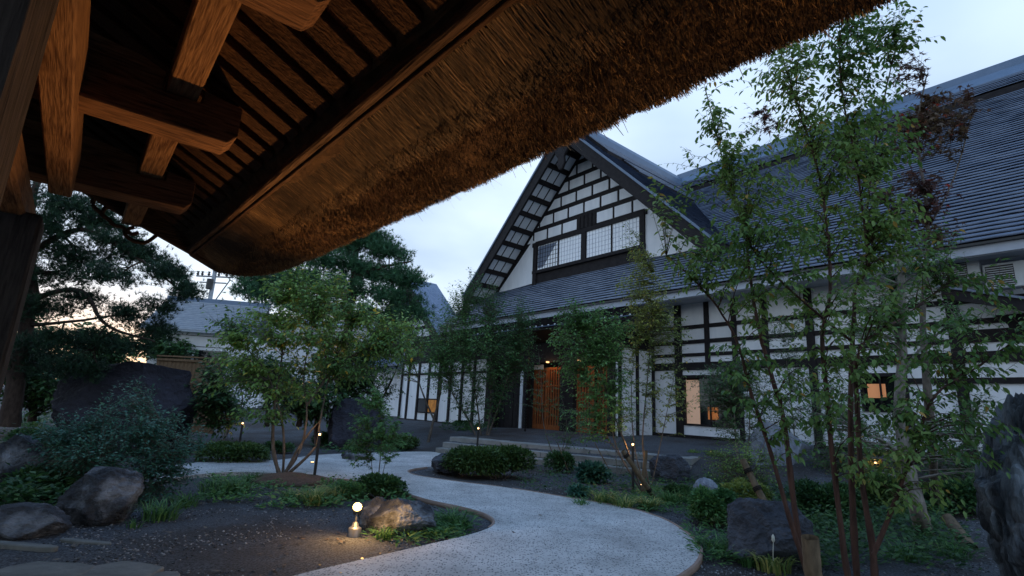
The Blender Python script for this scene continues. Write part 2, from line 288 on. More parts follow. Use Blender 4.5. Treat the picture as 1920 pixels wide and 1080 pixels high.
def pathmat():
    m = bpy.data.materials.new('exposed_aggregate'); m.use_nodes = True; n = m.node_tree.nodes; l = m.node_tree.links; b = n['Principled BSDF']; b.inputs['Roughness'].default_value = .85
    t = n.new('ShaderNodeTexCoord')
    wob = n.new('ShaderNodeTexNoise'); wob.inputs['Scale'].default_value = 30; l.new(t.outputs['Object'], wob.inputs['Vector'])
    mxv = n.new('ShaderNodeMixRGB'); mxv.inputs[0].default_value = .03; l.new(t.outputs['Object'], mxv.inputs[1]); l.new(wob.outputs['Color'], mxv.inputs[2])
    v = n.new('ShaderNodeTexVoronoi'); v.inputs['Scale'].default_value = 38; l.new(mxv.outputs[0], v.inputs['Vector'])
    sp_ = n.new('ShaderNodeSeparateColor'); l.new(v.outputs['Color'], sp_.inputs[0])
    pick = n.new('ShaderNodeMath'); pick.operation = 'GREATER_THAN'; pick.inputs[1].default_value = .40; l.new(sp_.outputs[0], pick.inputs[0])
    inn = n.new('ShaderNodeMapRange'); l.new(v.outputs['Distance'], inn.inputs[0]); inn.inputs[1].default_value = .42; inn.inputs[2].default_value = .34; inn.inputs[3].default_value = 0; inn.inputs[4].default_value = 1
    peb = n.new('ShaderNodeMath'); peb.operation = 'MULTIPLY'; l.new(pick.outputs[0], peb.inputs[0]); l.new(inn.outputs[0], peb.inputs[1])
    big = n.new('ShaderNodeTexNoise'); big.inputs['Scale'].default_value = 1.1; big.inputs['Detail'].default_value = 9; big.inputs['Roughness'].default_value = .68; l.new(t.outputs['Object'], big.inputs['Vector'])
    cr2 = n.new('ShaderNodeValToRGB'); l.new(big.outputs['Fac'], cr2.inputs[0]); cr2.color_ramp.elements[0].position = .3; cr2.color_ramp.elements[0].color = (.30, .295, .28, 1); cr2.color_ramp.elements[1].position = .7; cr2.color_ramp.elements[1].color = (.62, .61, .585, 1)
    pc = n.new('ShaderNodeValToRGB'); l.new(sp_.outputs[1], pc.inputs[0]); pc.color_ramp.elements[0].color = (.06, .075, .085, 1); pc.color_ramp.elements[1].color = (.17, .185, .19, 1)
    mx = n.new('ShaderNodeMixRGB'); l.new(peb.outputs[0], mx.inputs[0]); l.new(cr2.outputs[0], mx.inputs[1]); l.new(pc.outputs[0], mx.inputs[2]); l.new(mx.outputs[0], b.inputs['Base Color'])
    fn = n.new('ShaderNodeTexNoise'); fn.inputs['Scale'].default_value = 150; l.new(t.outputs['Object'], fn.inputs['Vector'])
    ad = n.new('ShaderNodeMath'); ad.operation = 'ADD'; l.new(peb.outputs[0], ad.inputs[0]); l.new(fn.outputs['Fac'], ad.inputs[1])
    bp = n.new('ShaderNodeBump'); bp.inputs['Strength'].default_value = .5; bp.inputs['Distance'].default_value = .008; l.new(ad.outputs[0], bp.inputs['Height']); l.new(bp.outputs[0], b.inputs['Normal'])
    return m
PATHM = pathmat()

# ------------------------------------------------------------------ ground
xs = np.unique(np.concatenate([np.linspace(-400, -40, 12), np.linspace(-40, 40, 161), np.linspace(-9, 9, 145), np.linspace(40, 400, 12)]))
ys = np.unique(np.concatenate([np.linspace(-200, -10, 8), np.linspace(-10, 40, 126), np.linspace(2, 18, 129), np.linspace(40, 600, 16)]))
GV = np.array([(x, y, gh(x, y)) for y in ys for x in xs]); nx = len(xs)
GF = [(j * nx + i, j * nx + i + 1, (j + 1) * nx + i + 1, (j + 1) * nx + i) for j in range(len(ys) - 1) for i in range(nx - 1)]
ground = link('ground', mesh_np('ground', GV, GF, GROUND, smooth=True)); setp(ground, 'dark grey gravel and soil ground of the garden', kind='structure')

PATH_PX = [(200, 1200), (400, 1130), (545, 1082), (700, 1045), (800, 1022), (880, 1003), (917, 990), (927, 978), (912, 965), (870, 952), (800, 937), (740, 918), (690, 905), (620, 896), (560, 890), (480, 886), (420, 886), (370, 890), (300, 897), (290, 876), (360, 868), (420, 866), (500, 864), (545, 860), (600, 853), (700, 849), (800, 847), (830, 851), (880, 858), (905, 864), (860, 870), (800, 876), (766, 882), (775, 890), (820, 898), (880, 906), (960, 916), (1080, 936), (1170, 951), (1240, 972), (1285, 998), (1308, 1022), (1313, 1036), (1303, 1058), (1270, 1082), (1180, 1135), (1020, 1230)]
pp = np.array([onz(x, y, .05)[:2] for x, y in PATH_PX])
pc_ = catmull(pp, 5, True)
PZ = .055
bm = bmesh.new()
vs = [bm.verts.new((x, y, PZ)) for x, y in pc_]
es = [bm.edges.new((vs[i], vs[(i + 1) % len(vs)])) for i in range(len(vs))]
bmesh.ops.triangle_fill(bm, use_beauty=True, edges=es)
for f in bm.faces:
    if f.normal.z < 0: f.normal_flip()
low = [bm.verts.new((v.co.x, v.co.y, -.05)) for v in vs]
for i in range(len(vs)):
    j = (i + 1) % len(vs); bm.faces.new((vs[i], low[i], low[j], vs[j]))
me = bpy.data.meshes.new('garden_path'); bm.to_mesh(me); bm.free()
gpath = link('garden_path', me, None, PATHM); setp(gpath, 'pale exposed aggregate garden path curving towards the steps', kind='structure')
def ribbon(name, idx, z0, z1, wdt):
    P = np.array([pc_[i % len(pc_)] for i in idx]); V = []; Fc = []
    for i in range(len(P)):
        d = P[min(i + 1, len(P) - 1)] - P[max(i - 1, 0)]; d = d / np.linalg.norm(d); nn = np.array([-d[1], d[0]])
        o_ = P[i] - nn * wdt * .15; q = P[i] + nn * wdt * .85
        # outer side is right of travel for this outline
        V += [(o_[0], o_[1], z0), (o_[0], o_[1], z1), (q[0], q[1], z1), (q[0], q[1], z0)]
    for i in range(len(P) - 1):
        for k in range(4): Fc.append((i * 4 + k, i * 4 + (k + 1) % 4, i * 4 + 4 + (k + 1) % 4, i * 4 + 4 + k))
    o = link(name, mesh_np(name, V, Fc, EDGE), gpath)
    return o
ribbon('path_edging', range(36 * 5, 46 * 5), -.02, .064, .035)
ribbon('path_edging', range(6 * 5, 13 * 5), -.02, .062, .03)
ribbon('path_edging', range(31 * 5, 36 * 5), -.02, .062, .03)

# loose gravel stones near the camera (nobody could count them)
def in_poly(x, y, P):
    c = False; j = len(P) - 1
    for i in range(len(P)):
        if (P[i][1] > y) != (P[j][1] > y) and x < (P[j][0] - P[i][0]) * (y - P[i][1]) / (P[j][1] - P[i][1]) + P[i][0]: c = not c
        j = i
    return c
octv = np.array([(1, 0, 0), (0, 1, 0), (-1, 0, 0), (0, -1, 0), (0, 0, 1), (0, 0, -1.)]); octf = np.array([(0, 1, 4), (1, 2, 4), (2, 3, 4), (3, 0, 4), (1, 0, 5), (2, 1, 5), (3, 2, 5), (0, 3, 5)])
GSV = []; GSF = []; gr = []; k = 0
GM = leafmat('loose_gravel', [(.03, .03, .032), (.10, .105, .11), (.30, .31, .32)], trans=0, rough=.9)
pts = []
tries = 0
while len(pts) < 16000 and tries < 90000:
    tries += 1
    d = 4.3 + 9.5 * rng.random() ** 1.6; ax = rng.uniform(-.95, 1.0); x, y = d * ax, d
    if in_poly(x, y, pc_[::2]): continue
    if noise.noise(Vector((x * .8, y * .8, 9))) < rng.uniform(-.25, .15): continue
    pts.append((x, y, gh(x, y)))
for p in pts:
    s_ = rng.uniform(.006, .017); A = rng.uniform(0, 6.28); c_, s2 = math.cos(A), math.sin(A)
    v = octv * (s_ * rng.uniform(.8, 1.5), s_, s_ * .6) + rng.normal(0, s_ * .15, (6, 3)); v = np.column_stack((v[:, 0] * c_ - v[:, 1] * s2, v[:, 0] * s2 + v[:, 1] * c_, v[:, 2]))
    GSV.append(v + np.array(p) + (0, 0, s_ * .3)); GSF.append(octf + k); k += 6; gr.append(np.full(6, rng.random()))
o = link('loose_gravel', mesh_np('loose_gravel', np.vstack(GSV), np.vstack(GSF), GM, np.concatenate(gr))); setp(o, 'loose grey gravel scattered between the path and the rocks', kind='stuff')

# dry fallen leaves / mulch
fl = QM()
for i in range(1500):
    d = 5 + 10 * rng.random(); x, y = d * rng.uniform(-.9, 1.0), d
    if in_poly(x, y, pc_[::2]) and rng.random() > .10: continue
    if noise.noise(Vector((x * .8, y * .8, 9))) > .05: continue
    a = rng.uniform(0, 6.28); L_ = rng.uniform(.02, .05); z = gh(x, y) + rng.uniform(.005, .02) + (.05 if in_poly(x, y, pc_[::2]) else 0)
    c_, s2 = math.cos(a) * L_, math.sin(a) * L_
    fl.add([(x - c_, y - s2, z), (x + s2 * .4, y - c_ * .4, z + .006), (x + c_, y + s2, z + rng.uniform(0, .02)), (x - s2 * .4, y + c_ * .4, z)], [(0, 1, 2, 3)], rng.random())
LITTER = leafmat('leaf_litter', [(.03, .022, .016), (.07, .045, .028), (.14, .10, .06)], trans=0)
setp(fl.obj('leaf_litter', LITTER, smooth=False), 'brown leaf litter scattered over the soil of the beds', kind='stuff')

# steps up to the entrance terrace
steps = thing('stone_steps', st(SA[0], SA[1], 0), 'grey stone steps rising from the path to the entrance terrace', 'steps', rz=YAW + math.atan2(SD[1], SD[0]))
for k in range(3):
    z1 = .17 * (k + 1); y0 = .34 * k; x = -.1 + .25 * k * 0
    while x < 7.9:
        L_ = random.uniform(.75, 1.15); x1 = min(x + L_, 8.0)
        y1 = y0 + .46 if k < 2 else y0 + .9
        MB().box(x + .006, x1 - .006, y0 + random.uniform(-.01, .01), y1, z1 - .165, z1 + random.uniform(-.006, .006)).build('step_stone', STEP, steps, bevel=.012)
        x = x1
# flagstones under the gate
for i, (px_, py_, w_, h_, rz_) in enumerate([(45, 1092, .72, .62, .05), (196, 1088, .62, .60, -.1), (40, 1026, .75, .08, .03), (305, 1086, .26, .22, .5), (160, 1017, .6, .06, .0)]):
    P = onz(px_, py_); t0 = thing('paving_slab', (P[0], P[1], 0), ['dark square paving slab in the bottom left corner', 'lighter square paving slab beside the corner slab', 'thin kerb stone behind the corner slab', 'small rounded paving stone at the edge of the slabs', 'thin kerb stone behind the lighter slab'][i], 'paving slab', 'paving slabs beside the gate', YAW + .75 + rz_)
    n_ = 14; pts_ = []
    for k in range(n_):
        a = 2 * math.pi * k / n_; c_, s_ = math.cos(a), math.sin(a); e = 5 if i in (0, 1, 2, 4) else 2.2
        r_ = (abs(c_) ** e + abs(s_) ** e) ** (-1 / e) * (1 + random.uniform(-.04, .04)); pts_.append((c_ * r_ * w_ / 2, s_ * r_ * h_ / 2 * 1.3))
    MB().prism(pts_, -.05, .045 - .006 * i, 'z').build('slab', SLAB, t0, bevel=.01)

# ------------------------------------------------------------------ thatched gate over the camera
g0 = (-2.6, -.35, 0)
gate = thing('thatched_gate', st(*g0[:2]), 'old timber gate with a thick thatched roof reaching over the garden path', 'gate', rz=YAW)
def G(): return MB(g0)
# posts
G().box(-1.86, -1.44, -.68, -.215, 0, 3.3).build('post', ROUGHPOST, gate, bevel=.02)
G().box(-5.62, -5.22, -.76, -.37, 0, 2.82).build('post', ROUGHPOST, gate, bevel=.02)
G().box(1.6, 2.0, -.66, -.2, 0, 3.1).build('post', W3D[2], gate, bevel=.02)
for s_ in (-5.4, -1.6, 1.8): G().box(s_ - .15, s_ + .15, -3.1, -2.8, 0, 3.1).build('post', W3D[2], gate, bevel=.02)
# lintels along the gate
G().box(-5.15, 3.0, -.375, -.235, 2.98, 3.30).build('lintel', W3[0], gate, bevel=.009)
G().box(-6.3, 3.0, -.62, -.47, 2.78, 3.02).build('lintel', W3[0], gate, bevel=.025)
G().box(-6.6, 3.2, -3.1, -2.85, 3.1, 3.4).build('lintel', W3D[0], gate, bevel=.02)
# cross beams with carved, notched ends
for s_ in (-5.23, -3.62, -2.02, -.42, 1.2):
    p = [(-3.3, 3.1), (.50, 3.1), (.55, 3.16), (.55, 3.36), (.33, 3.39), (.33, 3.30), (.12, 3.30), (.12, 3.42), (-.02, 3.47), (-.3, 3.5), (-3.3, 3.5)]
    G().prism([(a, b) for a, b in p], s_ - .12 - .0, s_ + .12, 'x').build('cross_beam', W3C, gate, bevel=.006)
# purlin
G().box(-6.9, 3.2, .135, .30, 3.305, 3.52).build('purlin', W3[0], gate, bevel=.009)
G().box(-6.9, 3.2, -3.2, -3.0, 3.42, 3.62).build('purlin', W3D[0], gate, bevel=.02)
# eave board following the ends of the rafters
def tb(s): return 1.09 + .04 * (s + .5)
SL = math.tan(R(27))
def zr(t): return 3.13 + (1.02 - t) * SL
V0, V1 = -6.75, 3.2
def skewbox(name, m, s0, s1, dt0, dt1, z0, z1, bev=.01):
    mb = G(); a0, a1 = tb(s0), tb(s1)
    mb.add([(s0, a0 + dt0, z0), (s1, a1 + dt0, z0), (s1, a1 + dt1, z0), (s0, a0 + dt1, z0), (s0, a0 + dt0, z1), (s1, a1 + dt0, z1), (s1, a1 + dt1, z1), (s0, a0 + dt1, z1)],
           [(3, 2, 1, 0), (4, 5, 6, 7), (0, 1, 5, 4), (1, 2, 6, 5), (2, 3, 7, 6), (3, 0, 4, 7)])
    return mb.build(name, m, gate, bevel=bev)
skewbox('eave_board', W3D[0], V0, V1, -.075, -.02, 3.10, 3.17)
skewbox('eave_strip', W3R[0], V0, V1, -.018, .008, 3.085, 3.15, .004)
# rafters
k = 0
s_ = -6.55
while s_ < 3.1:
    te = tb(s_) - .12
    hw = random.uniform(.074, .086)
    G().prism([(te, zr(te) + .0), (te, zr(te) + .06), (-1.2, zr(-1.2) + .06), (-1.2, zr(-1.2))], s_ - hw, s_ + hw, 'x').build('rafter', W3R[1], gate, bevel=.006)
    s_ += .245 + random.uniform(-.008, .008)
# sheathing boards above the rafters, with gaps
t_ = .98; j = 0
while t_ > -1.0:
    wd = random.choice([.20, .24, .27]); gap = random.choice([.006, .02, .028])
    G().prism([(t_, zr(t_) + .064), (t_ - wd, zr(t_ - wd) + .064), (t_ - wd, zr(t_ - wd) + .085), (t_, zr(t_) + .085)], V0, V1, 'x').build('sheathing_board', W3[0], gate)
    t_ -= wd + gap
# thatch: closed body
TP = [(1.06, 3.12), (1.36, 2.99), (1.62, 2.985), (1.84, 3.01), (2.0, 3.10), (2.06, 3.25), (2.0, 3.42), (1.2, 4.15), (.2, 5.0), (-.9, 5.8), (-1.2, 5.9)]
TPB = [(-1.5, 5.8), (-2.6, 5.0), (-3.6, 4.15), (-4.4, 3.42), (-4.45, 3.2), (-4.2, 3.0), (-3.5, 3.05), (-3.2, 3.72), (-1.2, 4.45), (.9, 3.31)]
prof = catmull(np.array(TP), 4)[:-1].tolist() + TPB
NS = 46; TV = []; TF = []; npf = len(prof)
TS0 = -7.0
for i in range(NS + 1):
    s_ = TS0 + (V1 + .3 - TS0) * i / NS
    for (t_, z_) in prof:
        if t_ > .8: t_ = t_ + (tb(s_) - 1.05)
        # rounded corner at the gable end of the thatch
        e = sstep(s_, TS0 + .0, TS0 + .9)
        if t_ > 1.0: t_ = 1.0 + (t_ - 1.0) * (.72 + .28 * math.sqrt(max(0, 1 - (1 - e) ** 2)))
        n_ = noise.noise(Vector((s_ * 2.2, t_ * 3, z_ * 3))) * .014
        TV.append((s_ - g0[0], t_ - g0[1] + n_, z_ + n_))
for i in range(NS):
    for j in range(npf): TF.append((i * npf + j, i * npf + (j + 1) % npf, (i + 1) * npf + (j + 1) % npf, (i + 1) * npf + j))
me = bpy.data.meshes.new('thatch'); me.from_pydata(TV, [], TF + [tuple(range(npf)), tuple(range(NS * npf + npf - 1, NS * npf - 1, -1))])
thatch = link('thatch', me, gate, THBASE)
# straws
sq = QM()
tp = np.array(TP[:8]); tpd = catmull(tp, 12); seg = np.linalg.norm(np.diff(tpd, axis=0), axis=1); cum = np.concatenate([[0], np.cumsum(seg)]); 
def prof_at(u):
    u = min(max(u, 0), cum[-1] - 1e-4); i = int(np.searchsorted(cum, u) - 1); i = max(i, 0); f = (u - cum[i]) / seg[i]; p = tpd[i] * (1 - f) + tpd[i + 1] * f; d = (tpd[i + 1] - tpd[i]) / seg[i]; return p, d
umax = float(cum[72]) + .12
NST = 180000
su = TS0 + .05 + (1.6 - TS0) * rng.random(NST); uu = umax * rng.random(NST)
ii = np.clip(np.searchsorted(cum, uu) - 1, 0, len(seg) - 1); ff = (uu - cum[ii]) / seg[ii]
pp_ = tpd[ii] * (1 - ff)[:, None] + tpd[ii + 1] * ff[:, None]; dd_ = (tpd[ii + 1] - tpd[ii]) / seg[ii][:, None]; nn_ = np.column_stack((dd_[:, 1], -dd_[:, 0]))
off_ = .04 * (su + .5) + .04; e_ = np.clip((su - TS0) / .9, 0, 1); e_ = e_ * e_ * (3 - 2 * e_)
tt_ = 1.0 + (pp_[:, 0] + off_ - 1.0) * (.72 + .28 * np.sqrt(np.maximum(0, 1 - (1 - e_) ** 2)))
cl = np.array([noise.noise(Vector((a * 7, b * 7, 1))) for a, b in zip(su, uu)]); cl2 = np.array([noise.noise(Vector((a * 1.6, b * 3, 5))) for a, b in zip(su, uu)])
reed = uu < .25 + .06 * cl2
g_ = rng.normal(0, 1, (NST, 3)); outd = np.array([math.cos(R(24)), -math.sin(R(24))])
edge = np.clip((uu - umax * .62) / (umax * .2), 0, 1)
L_ = np.where(reed, rng.uniform(.06, .16, NST), rng.uniform(.016, .042, NST) * (1 + .6 * cl) * (1 + .5 * edge)); fr_ = (~reed) & (rng.random(NST) < .02 * edge); L_[fr_] *= 2.6
Dx = np.where(reed, g_[:, 0] * .07, g_[:, 0] * .55); k_ = rng.uniform(-.02, .06, NST)
Dy = np.where(reed, dd_[:, 0] + nn_[:, 0] * k_, outd[0] * .7 + nn_[:, 0] * .8 + g_[:, 1] * .28); Dz = np.where(reed, dd_[:, 1] + nn_[:, 1] * k_, outd[1] * .7 + nn_[:, 1] * .8 + g_[:, 2] * .28)
DD_ = np.column_stack((Dx, Dy, Dz)); DD_ /= np.linalg.norm(DD_, axis=1)[:, None]
wv = rng.normal(0, 1, (NST, 3)) * (1, .5, .5); wv[reed] = (1, 0, 0); wv = wv / np.linalg.norm(wv, axis=1)[:, None] * np.where(reed, rng.uniform(.0014, .0032, NST), rng.uniform(.0012, .003, NST))[:, None]
bs = np.where(reed, .003, -.003) + np.where(reed, 0, cl2 * .010)
o3 = np.column_stack((su - g0[0], tt_ - g0[1] + nn_[:, 0] * bs, pp_[:, 1] + nn_[:, 1] * bs))
SV = np.stack([o3 - wv, o3 + wv, o3 + DD_ * L_[:, None] + wv * .6, o3 + DD_ * L_[:, None] - wv * .6], 1).reshape(-1, 3); SF = np.arange(NST * 4).reshape(-1, 4)
SR = np.repeat(np.clip(np.where(reed, .16, .30 + .42 * edge) + .32 * cl + .55 * cl2 + rng.normal(0, .30, NST), 0, 1), 4)  # rim glow painted in: straws lighter towards the rim, inner reeds darker
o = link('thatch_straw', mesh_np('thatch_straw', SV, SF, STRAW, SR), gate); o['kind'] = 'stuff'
# gable end: bargeboard, pendant scroll, under the verge
def ridge_z(t): return 3.05 + (1.02 - t) * .55
bb = [(1.0, 3.02), (.55, 3.20), (.0, 3.42), (-.6, 3.70), (-1.2, 4.0), (-1.2, 4.35), (-.5, 4.05), (.4, 3.65), (1.0, 3.32)]
G().prism(bb, -6.85, -6.76, 'x').build('bargeboard', W3D[1], gate, bevel=.01)
bb2 = [(-2.4 - a, b) for a, b in bb]
G().prism(bb2, -6.85, -6.76, 'x').build('bargeboard', W3D[1], gate, bevel=.01)
# carved scroll hanging below the bargeboard
sc = QM()
def tp3(t, z, s=-6.8): return np.array([s - g0[0], t - g0[1], z])
for pth in ([(.46, 3.23), (.38, 3.13), (.28, 3.12), (.2, 3.16), (.16, 3.24), (.08, 3.25), (.02, 3.30)], [(.30, 3.22), (.24, 3.19), (.2, 3.23), (.25, 3.27)], [(.02, 3.30), (-.04, 3.34), (-.02, 3.42), (.05, 3.42)], [(-.04, 3.34), (-.12, 3.40), (-.14, 3.48)]):
    c = catmull(np.array(pth), 6); sc.tube([tp3(a, b) for a, b in c], [.022] * len(c), 6)
sc.obj('carved_scroll', W3D[1], gate)
G().prism([(-3.6, 3.3), (-2.9, 3.55), (-1.2, 4.3), (.5, 3.5), (.5, 3.42), (-1.2, 3.55), (-3.6, 3.2)], -6.2, -6.14, 'x').build('gable_board', W3D[1], gate)
# stone bases of the posts
for s_, t_ in ((-1.61, -.42), (-5.42, -.565)):
    G().box(s_ - .32, s_ + .32, t_ - .34, t_ + .34, -.05, .09).build('post_base', ROCK, gate, bevel=.03)

# ------------------------------------------------------------------ farmhouse
f0 = (-17.4, 17.9, .0)
house = thing('farmhouse', st(f0[0], f0[1]), 'big white plastered farmhouse with black timbers and a steep gabled metal roof', 'house', rz=YAW)
def H(): return MB(f0)
def hbox(name, m, s0, s1, t0, t1, z0, z1, bevel=0, parent=None): return H().box(s0, s1, t0, t1, z0, z1).build(name, m, parent or house, bevel)
TW = 17.9
# ground floor walls: s -34 .. 8, setback body
hbox('plaster_wall', PLASTER, -33.3, -23.1, TW, TW + .3, .3, 4.4)
hbox('wall', TIMBER, -23.1, -17.9, TW - .05, TW + .3, .3, 6.0)
hbox('wall', TIMBER, -17.9, -12.5, TW + .05, TW + .3, .3, 6.2); hbox('wall', TIMBER, -33.3, -23.1, TW + .02, TW + .3, 4.4, 6.0)
# right wing wall: holes for two windows
def wall_with_holes(name, s0, s1, z0, z1, holes, t0=TW, th=.25):
    xs_ = sorted({s0, s1, *[h[0] for h in holes], *[h[1] for h in holes]})
    for a, b in zip(xs_[:-1], xs_[1:]):
        hh = [h for h in holes if h[0] <= a and h[1] >= b]
        if not hh: hbox(name, PLASTER, a, b, t0, t0 + th, z0, z1)
        else:
            hbox(name, PLASTER, a, b, t0, t0 + th, z0, hh[0][2]); hbox(name, PLASTER, a, b, t0, t0 + th, hh[0][3], z1)
wall_with_holes('plaster_wall', -12.5, 10, .35, 6.0, [(-11.23, -9.05, 1.25, 3.09), (-5.35, -4.35, 1.95, 3.05)])
hbox('foundation', CONC, -12.5, 10, TW - .06, TW + .3, -.2, .80); hbox('foundation', CONC, -33.3, -20.5, TW - .06, TW + .3, -.2, .42)
hbox('foundation', CONC, -20.5, -12.5, 15.4, 17.9, -.2, .62)
P_ = TW - .035
def beam(s0, s1, z0, z1, t=P_, d=.06): return hbox('beam', TIMBER, s0, s1, t - d / 2, t + d / 2, z0, z1)
def post(s0, s1, z0, z1, t=P_, d=.08): return hbox('timber_post', TIMBER, s0, s1, t - d / 2, t + d / 2, z0, z1)
for z0, z1 in ((.79, .91), (3.28, 3.56), (3.79, 3.91), (4.27, 4.41), (4.84, 4.98)): beam(-12.5, 10, z0, z1)
for z0, z1 in ((2.74, 2.89), (1.41, 1.52)): beam(-4.25, 10, z0, z1)
for s_ in (-11.37,): post(s_ - .14, s_ + .14, .91, 5.9, d=.10)
for s_ in (-10.15, -8.0, -9.1): post(s_ - .09, s_ + .09, 3.56, 5.9)
post(-9.05, -8.9, .91, 3.28); post(-6.70, -6.47, .91, 5.9, d=.1); post(-4.35, -4.18, .91, 5.9); post(-3.14, -2.9, .91, 5.9, d=.1); post(-.9, -.7, .91, 4); post(1.8, 2.0, .91, 5.9); post(5, 5.2, .91, 5.9)
hbox('inner_wall', TIMBER, -24.5, 14, 20.0, 20.1, 0, 8.2); hbox('inner_wall', TIMBER, -33, -24.5, 18.6, 18.7, 0, 5.9); hbox('inner_floor', TIMBER, -33, 14, 18.1, 20.0, .5, .6)
hbox('inner_ceiling', TIMBER, -25.5, 14, 17.95, 20.0, 5.9, 6.0)
# main window
def window(s0, s1, z0, z1, fr, cols, rows, glow, t=TW, inner=None):
    w_ = H().box(s0, s1, t - .05, t + .1, z0, z0 + fr).box(s0, s1, t - .05, t + .1, z1 - fr * 1.6, z1).box(s0, s0 + fr, t - .05, t + .1, z0 + fr, z1 - fr * 1.6).box(s1 - fr, s1, t - .05, t + .1, z0 + fr, z1 - fr * 1.6).build('window', TIMBER, house)
    for i in range(1, cols):
        c = s0 + (s1 - s0) * i / cols; H().box(c - .02, c + .02, t - .02, t + .05, z0 + fr, z1 - fr * 1.6).build('mullion', TIMBER, w_)
    return w_
GLASS = mat('dark_window_glass', (.010, .011, .013), rough=.06, bump=0, spec=.6)
ROOM = emit('lit_room', (1, .30, .07), .10)
w1 = window(-11.23, -9.05, 1.25, 3.09, .07, 2, 1, None)
H().box(-10.62, -9.06, TW + .12, TW + .14, 1.3, 3.0).build('glass_pane', GLASS, w1)
H().box(-11.17, -10.62, TW + .10, TW + .12, 1.3, 2.92).build('roller_blind', emit('lit_blind', (.80, .50, .33), .17), w1)
H().box(-10.3, -9.9, TW + .10, TW + .115, 1.5, 1.95).build('lit_interior', ROOM, w1)
w2 = window(-5.35, -4.35, 1.95, 3.05, .06, 2, 1, None)
H().box(-5.3, -4.4, TW + .1, TW + .12, 2.0, 2.95).build('glass_pane', GLASS, w2)
H().box(-5.2, -4.75, TW + .085, TW + .1, 2.35, 2.75).build('lit_interior', emit('lit_interior', (1, .40, .16), .16), w2)
# left wing front
for s_ in (-33.28, -32.31, -30.96, -29.68, -28.41, -27.16, -25.91, -24.7, -23.2): post(s_ - .1, s_ + .1, .5, 4.4)
beam(-33.38, -23.1, .38, .56); beam(-33.38, -23.1, 3.42, 3.55); beam(-33.38, -23.1, 4.2, 4.4)
w3 = H().box(-30.86, -28.5, TW - .05, TW - .01, 1.0, 1.06).box(-30.86, -28.5, TW - .05, TW - .01, 1.86, 1.92).build('window', TIMBER, house)
H().box(-30.86, -28.51, TW - .03, TW - .005, 1.06, 1.86).build('glass_pane', GLASS, w3)
H().box(-29.5, -28.55, TW - .045, TW - .032, 1.08, 1.84).build('lit_interior', mat('amber_interior', (.05, .015, .004), (.55, .22, .03), scale=4, bump=0, rough=.5), w3)
w3.children[1].data.materials[0].node_tree.nodes['Principled BSDF'].inputs['Emission Color'].default_value = (1, .42, .08, 1)
w3.children[1].data.materials[0].node_tree.nodes['Principled BSDF'].inputs['Emission Strength'].default_value = .10
# side of the left wing
hbox('plaster_wall', PLASTER, -33.3, -33.0, TW, TW + 9, .3, 4.4)

# entrance porch: front at t 15.63
TPF = 15.63
hbox('plaster_wall', PLASTER, -12.62, -12.5, TPF, TW, .62, 4.15)
for t_ in (TPF + .06, TPF + 1.12, TW - .12): hbox('timber_post', TIMBER, -12.50, -12.44, t_ - .07, t_ + .07, .62, 4.3)
hbox('beam', TIMBER, -12.5, -12.45, TPF, TW - .2, .62, .74); hbox('beam', TIMBER, -12.5, -12.44, TPF, TW - .2, 4.02, 4.3)
hbox('porch_ceiling', TIMBER, -20.5, -12.5, TPF, TW, 4.3, 4.42)
hbox('beam', TIMBER, -20.5, -12.4, TPF - .12, TPF + .1, 3.55, 4.3)
for a, b in ((-12.98, -12.62), (-15.45, -14.72), (-17.75, -17.55), (-20.3, -19.9)): hbox('timber_post', TIMBER, a, b, TPF - .06, TPF + .2, .6, 4.3)
hbox('plaster_panel', PLASTER, -18.05, -17.86, TPF + .0, TPF + .08, .7, 3.3)
hbox('transom_panel', SOFFIT, -17.5, -16.9, TPF + .3, TPF + .34, 3.3, 3.5)
# lattice doors
def door(s0, s1, t, step, name='lattice_door'):
    H().box(s0, s1, t + .03, t + .05, .75, 3.35).build('door_back', TIMBER, house)
    d_ = H().box(s0, s0 + .08, t - .02, t + .03, .75, 3.35).box(s1 - .08, s1, t - .02, t + .03, .75, 3.35).box(s0 + .08, s1 - .08, t - .02, t + .03, .75, .95).box(s0 + .08, s1 - .08, t - .02, t + .03, 3.25, 3.35).build(name, DOORW, house)
    me_ = H().box(0, .035, t - .015, t + .028, .95, 3.25); me_ = None
    c = s0 + .12; first = None
    while c < s1 - .1:
        if first is None: first = MB().box(0, .07, -.015, .028, .95, 3.25).build('slat', DOORW, d_); o = first
        else: o = first.copy(); COL.objects.link(o); o.parent = d_
        o.location = (c - f0[0], t - f0[1], 0); c += step
    for zz in (1.75, 2.55): H().box(s0 + .08, s1 - .08, t - .022, t - .016, zz, zz + .05).build('rail', DOORW, d_)
    return d_
door(-17.5, -16.5, TPF + .35, .15); door(-16.5, -15.5, TPF + .15, .15)
door(-14.7, -13.8, TPF + .15, .15); door(-13.8, -13.0, TPF + .35, .15)
hbox('threshold', STEP, -18.3, -12.7, TPF - .5, TPF + .5, .45, .68, bevel=.02)
pl = bpy.data.lights.new('porch_lamp_light', 'POINT'); pl.energy = 5; pl.color = (1, .55, .22); pl.shadow_soft_size = .1
for s_ in (-16.0, -14.2):
    lo_ = bpy.data.objects.new('porch_lamp_light', pl); COL.objects.link(lo_); lo_.location = st(s_, TPF - .30, 3.42)
    H().box(s_ - .05, s_ + .05, TPF - .35, TPF - .25, 3.50, 3.56).build('porch_lamp', DOORLAMP, house)
# rain chain beside the doors
rc = QM()
for k in range(34):
    z_ = .55 + k * .115; rc.tube([np.array([-16.15 - f0[0], 14.35 - f0[1], z_]) + np.array([0, 0, a]) for a in (0, .05, .1)], [.012, .045, .055], 6)
rch = rc.obj('rain_chain', BLACKM, house)
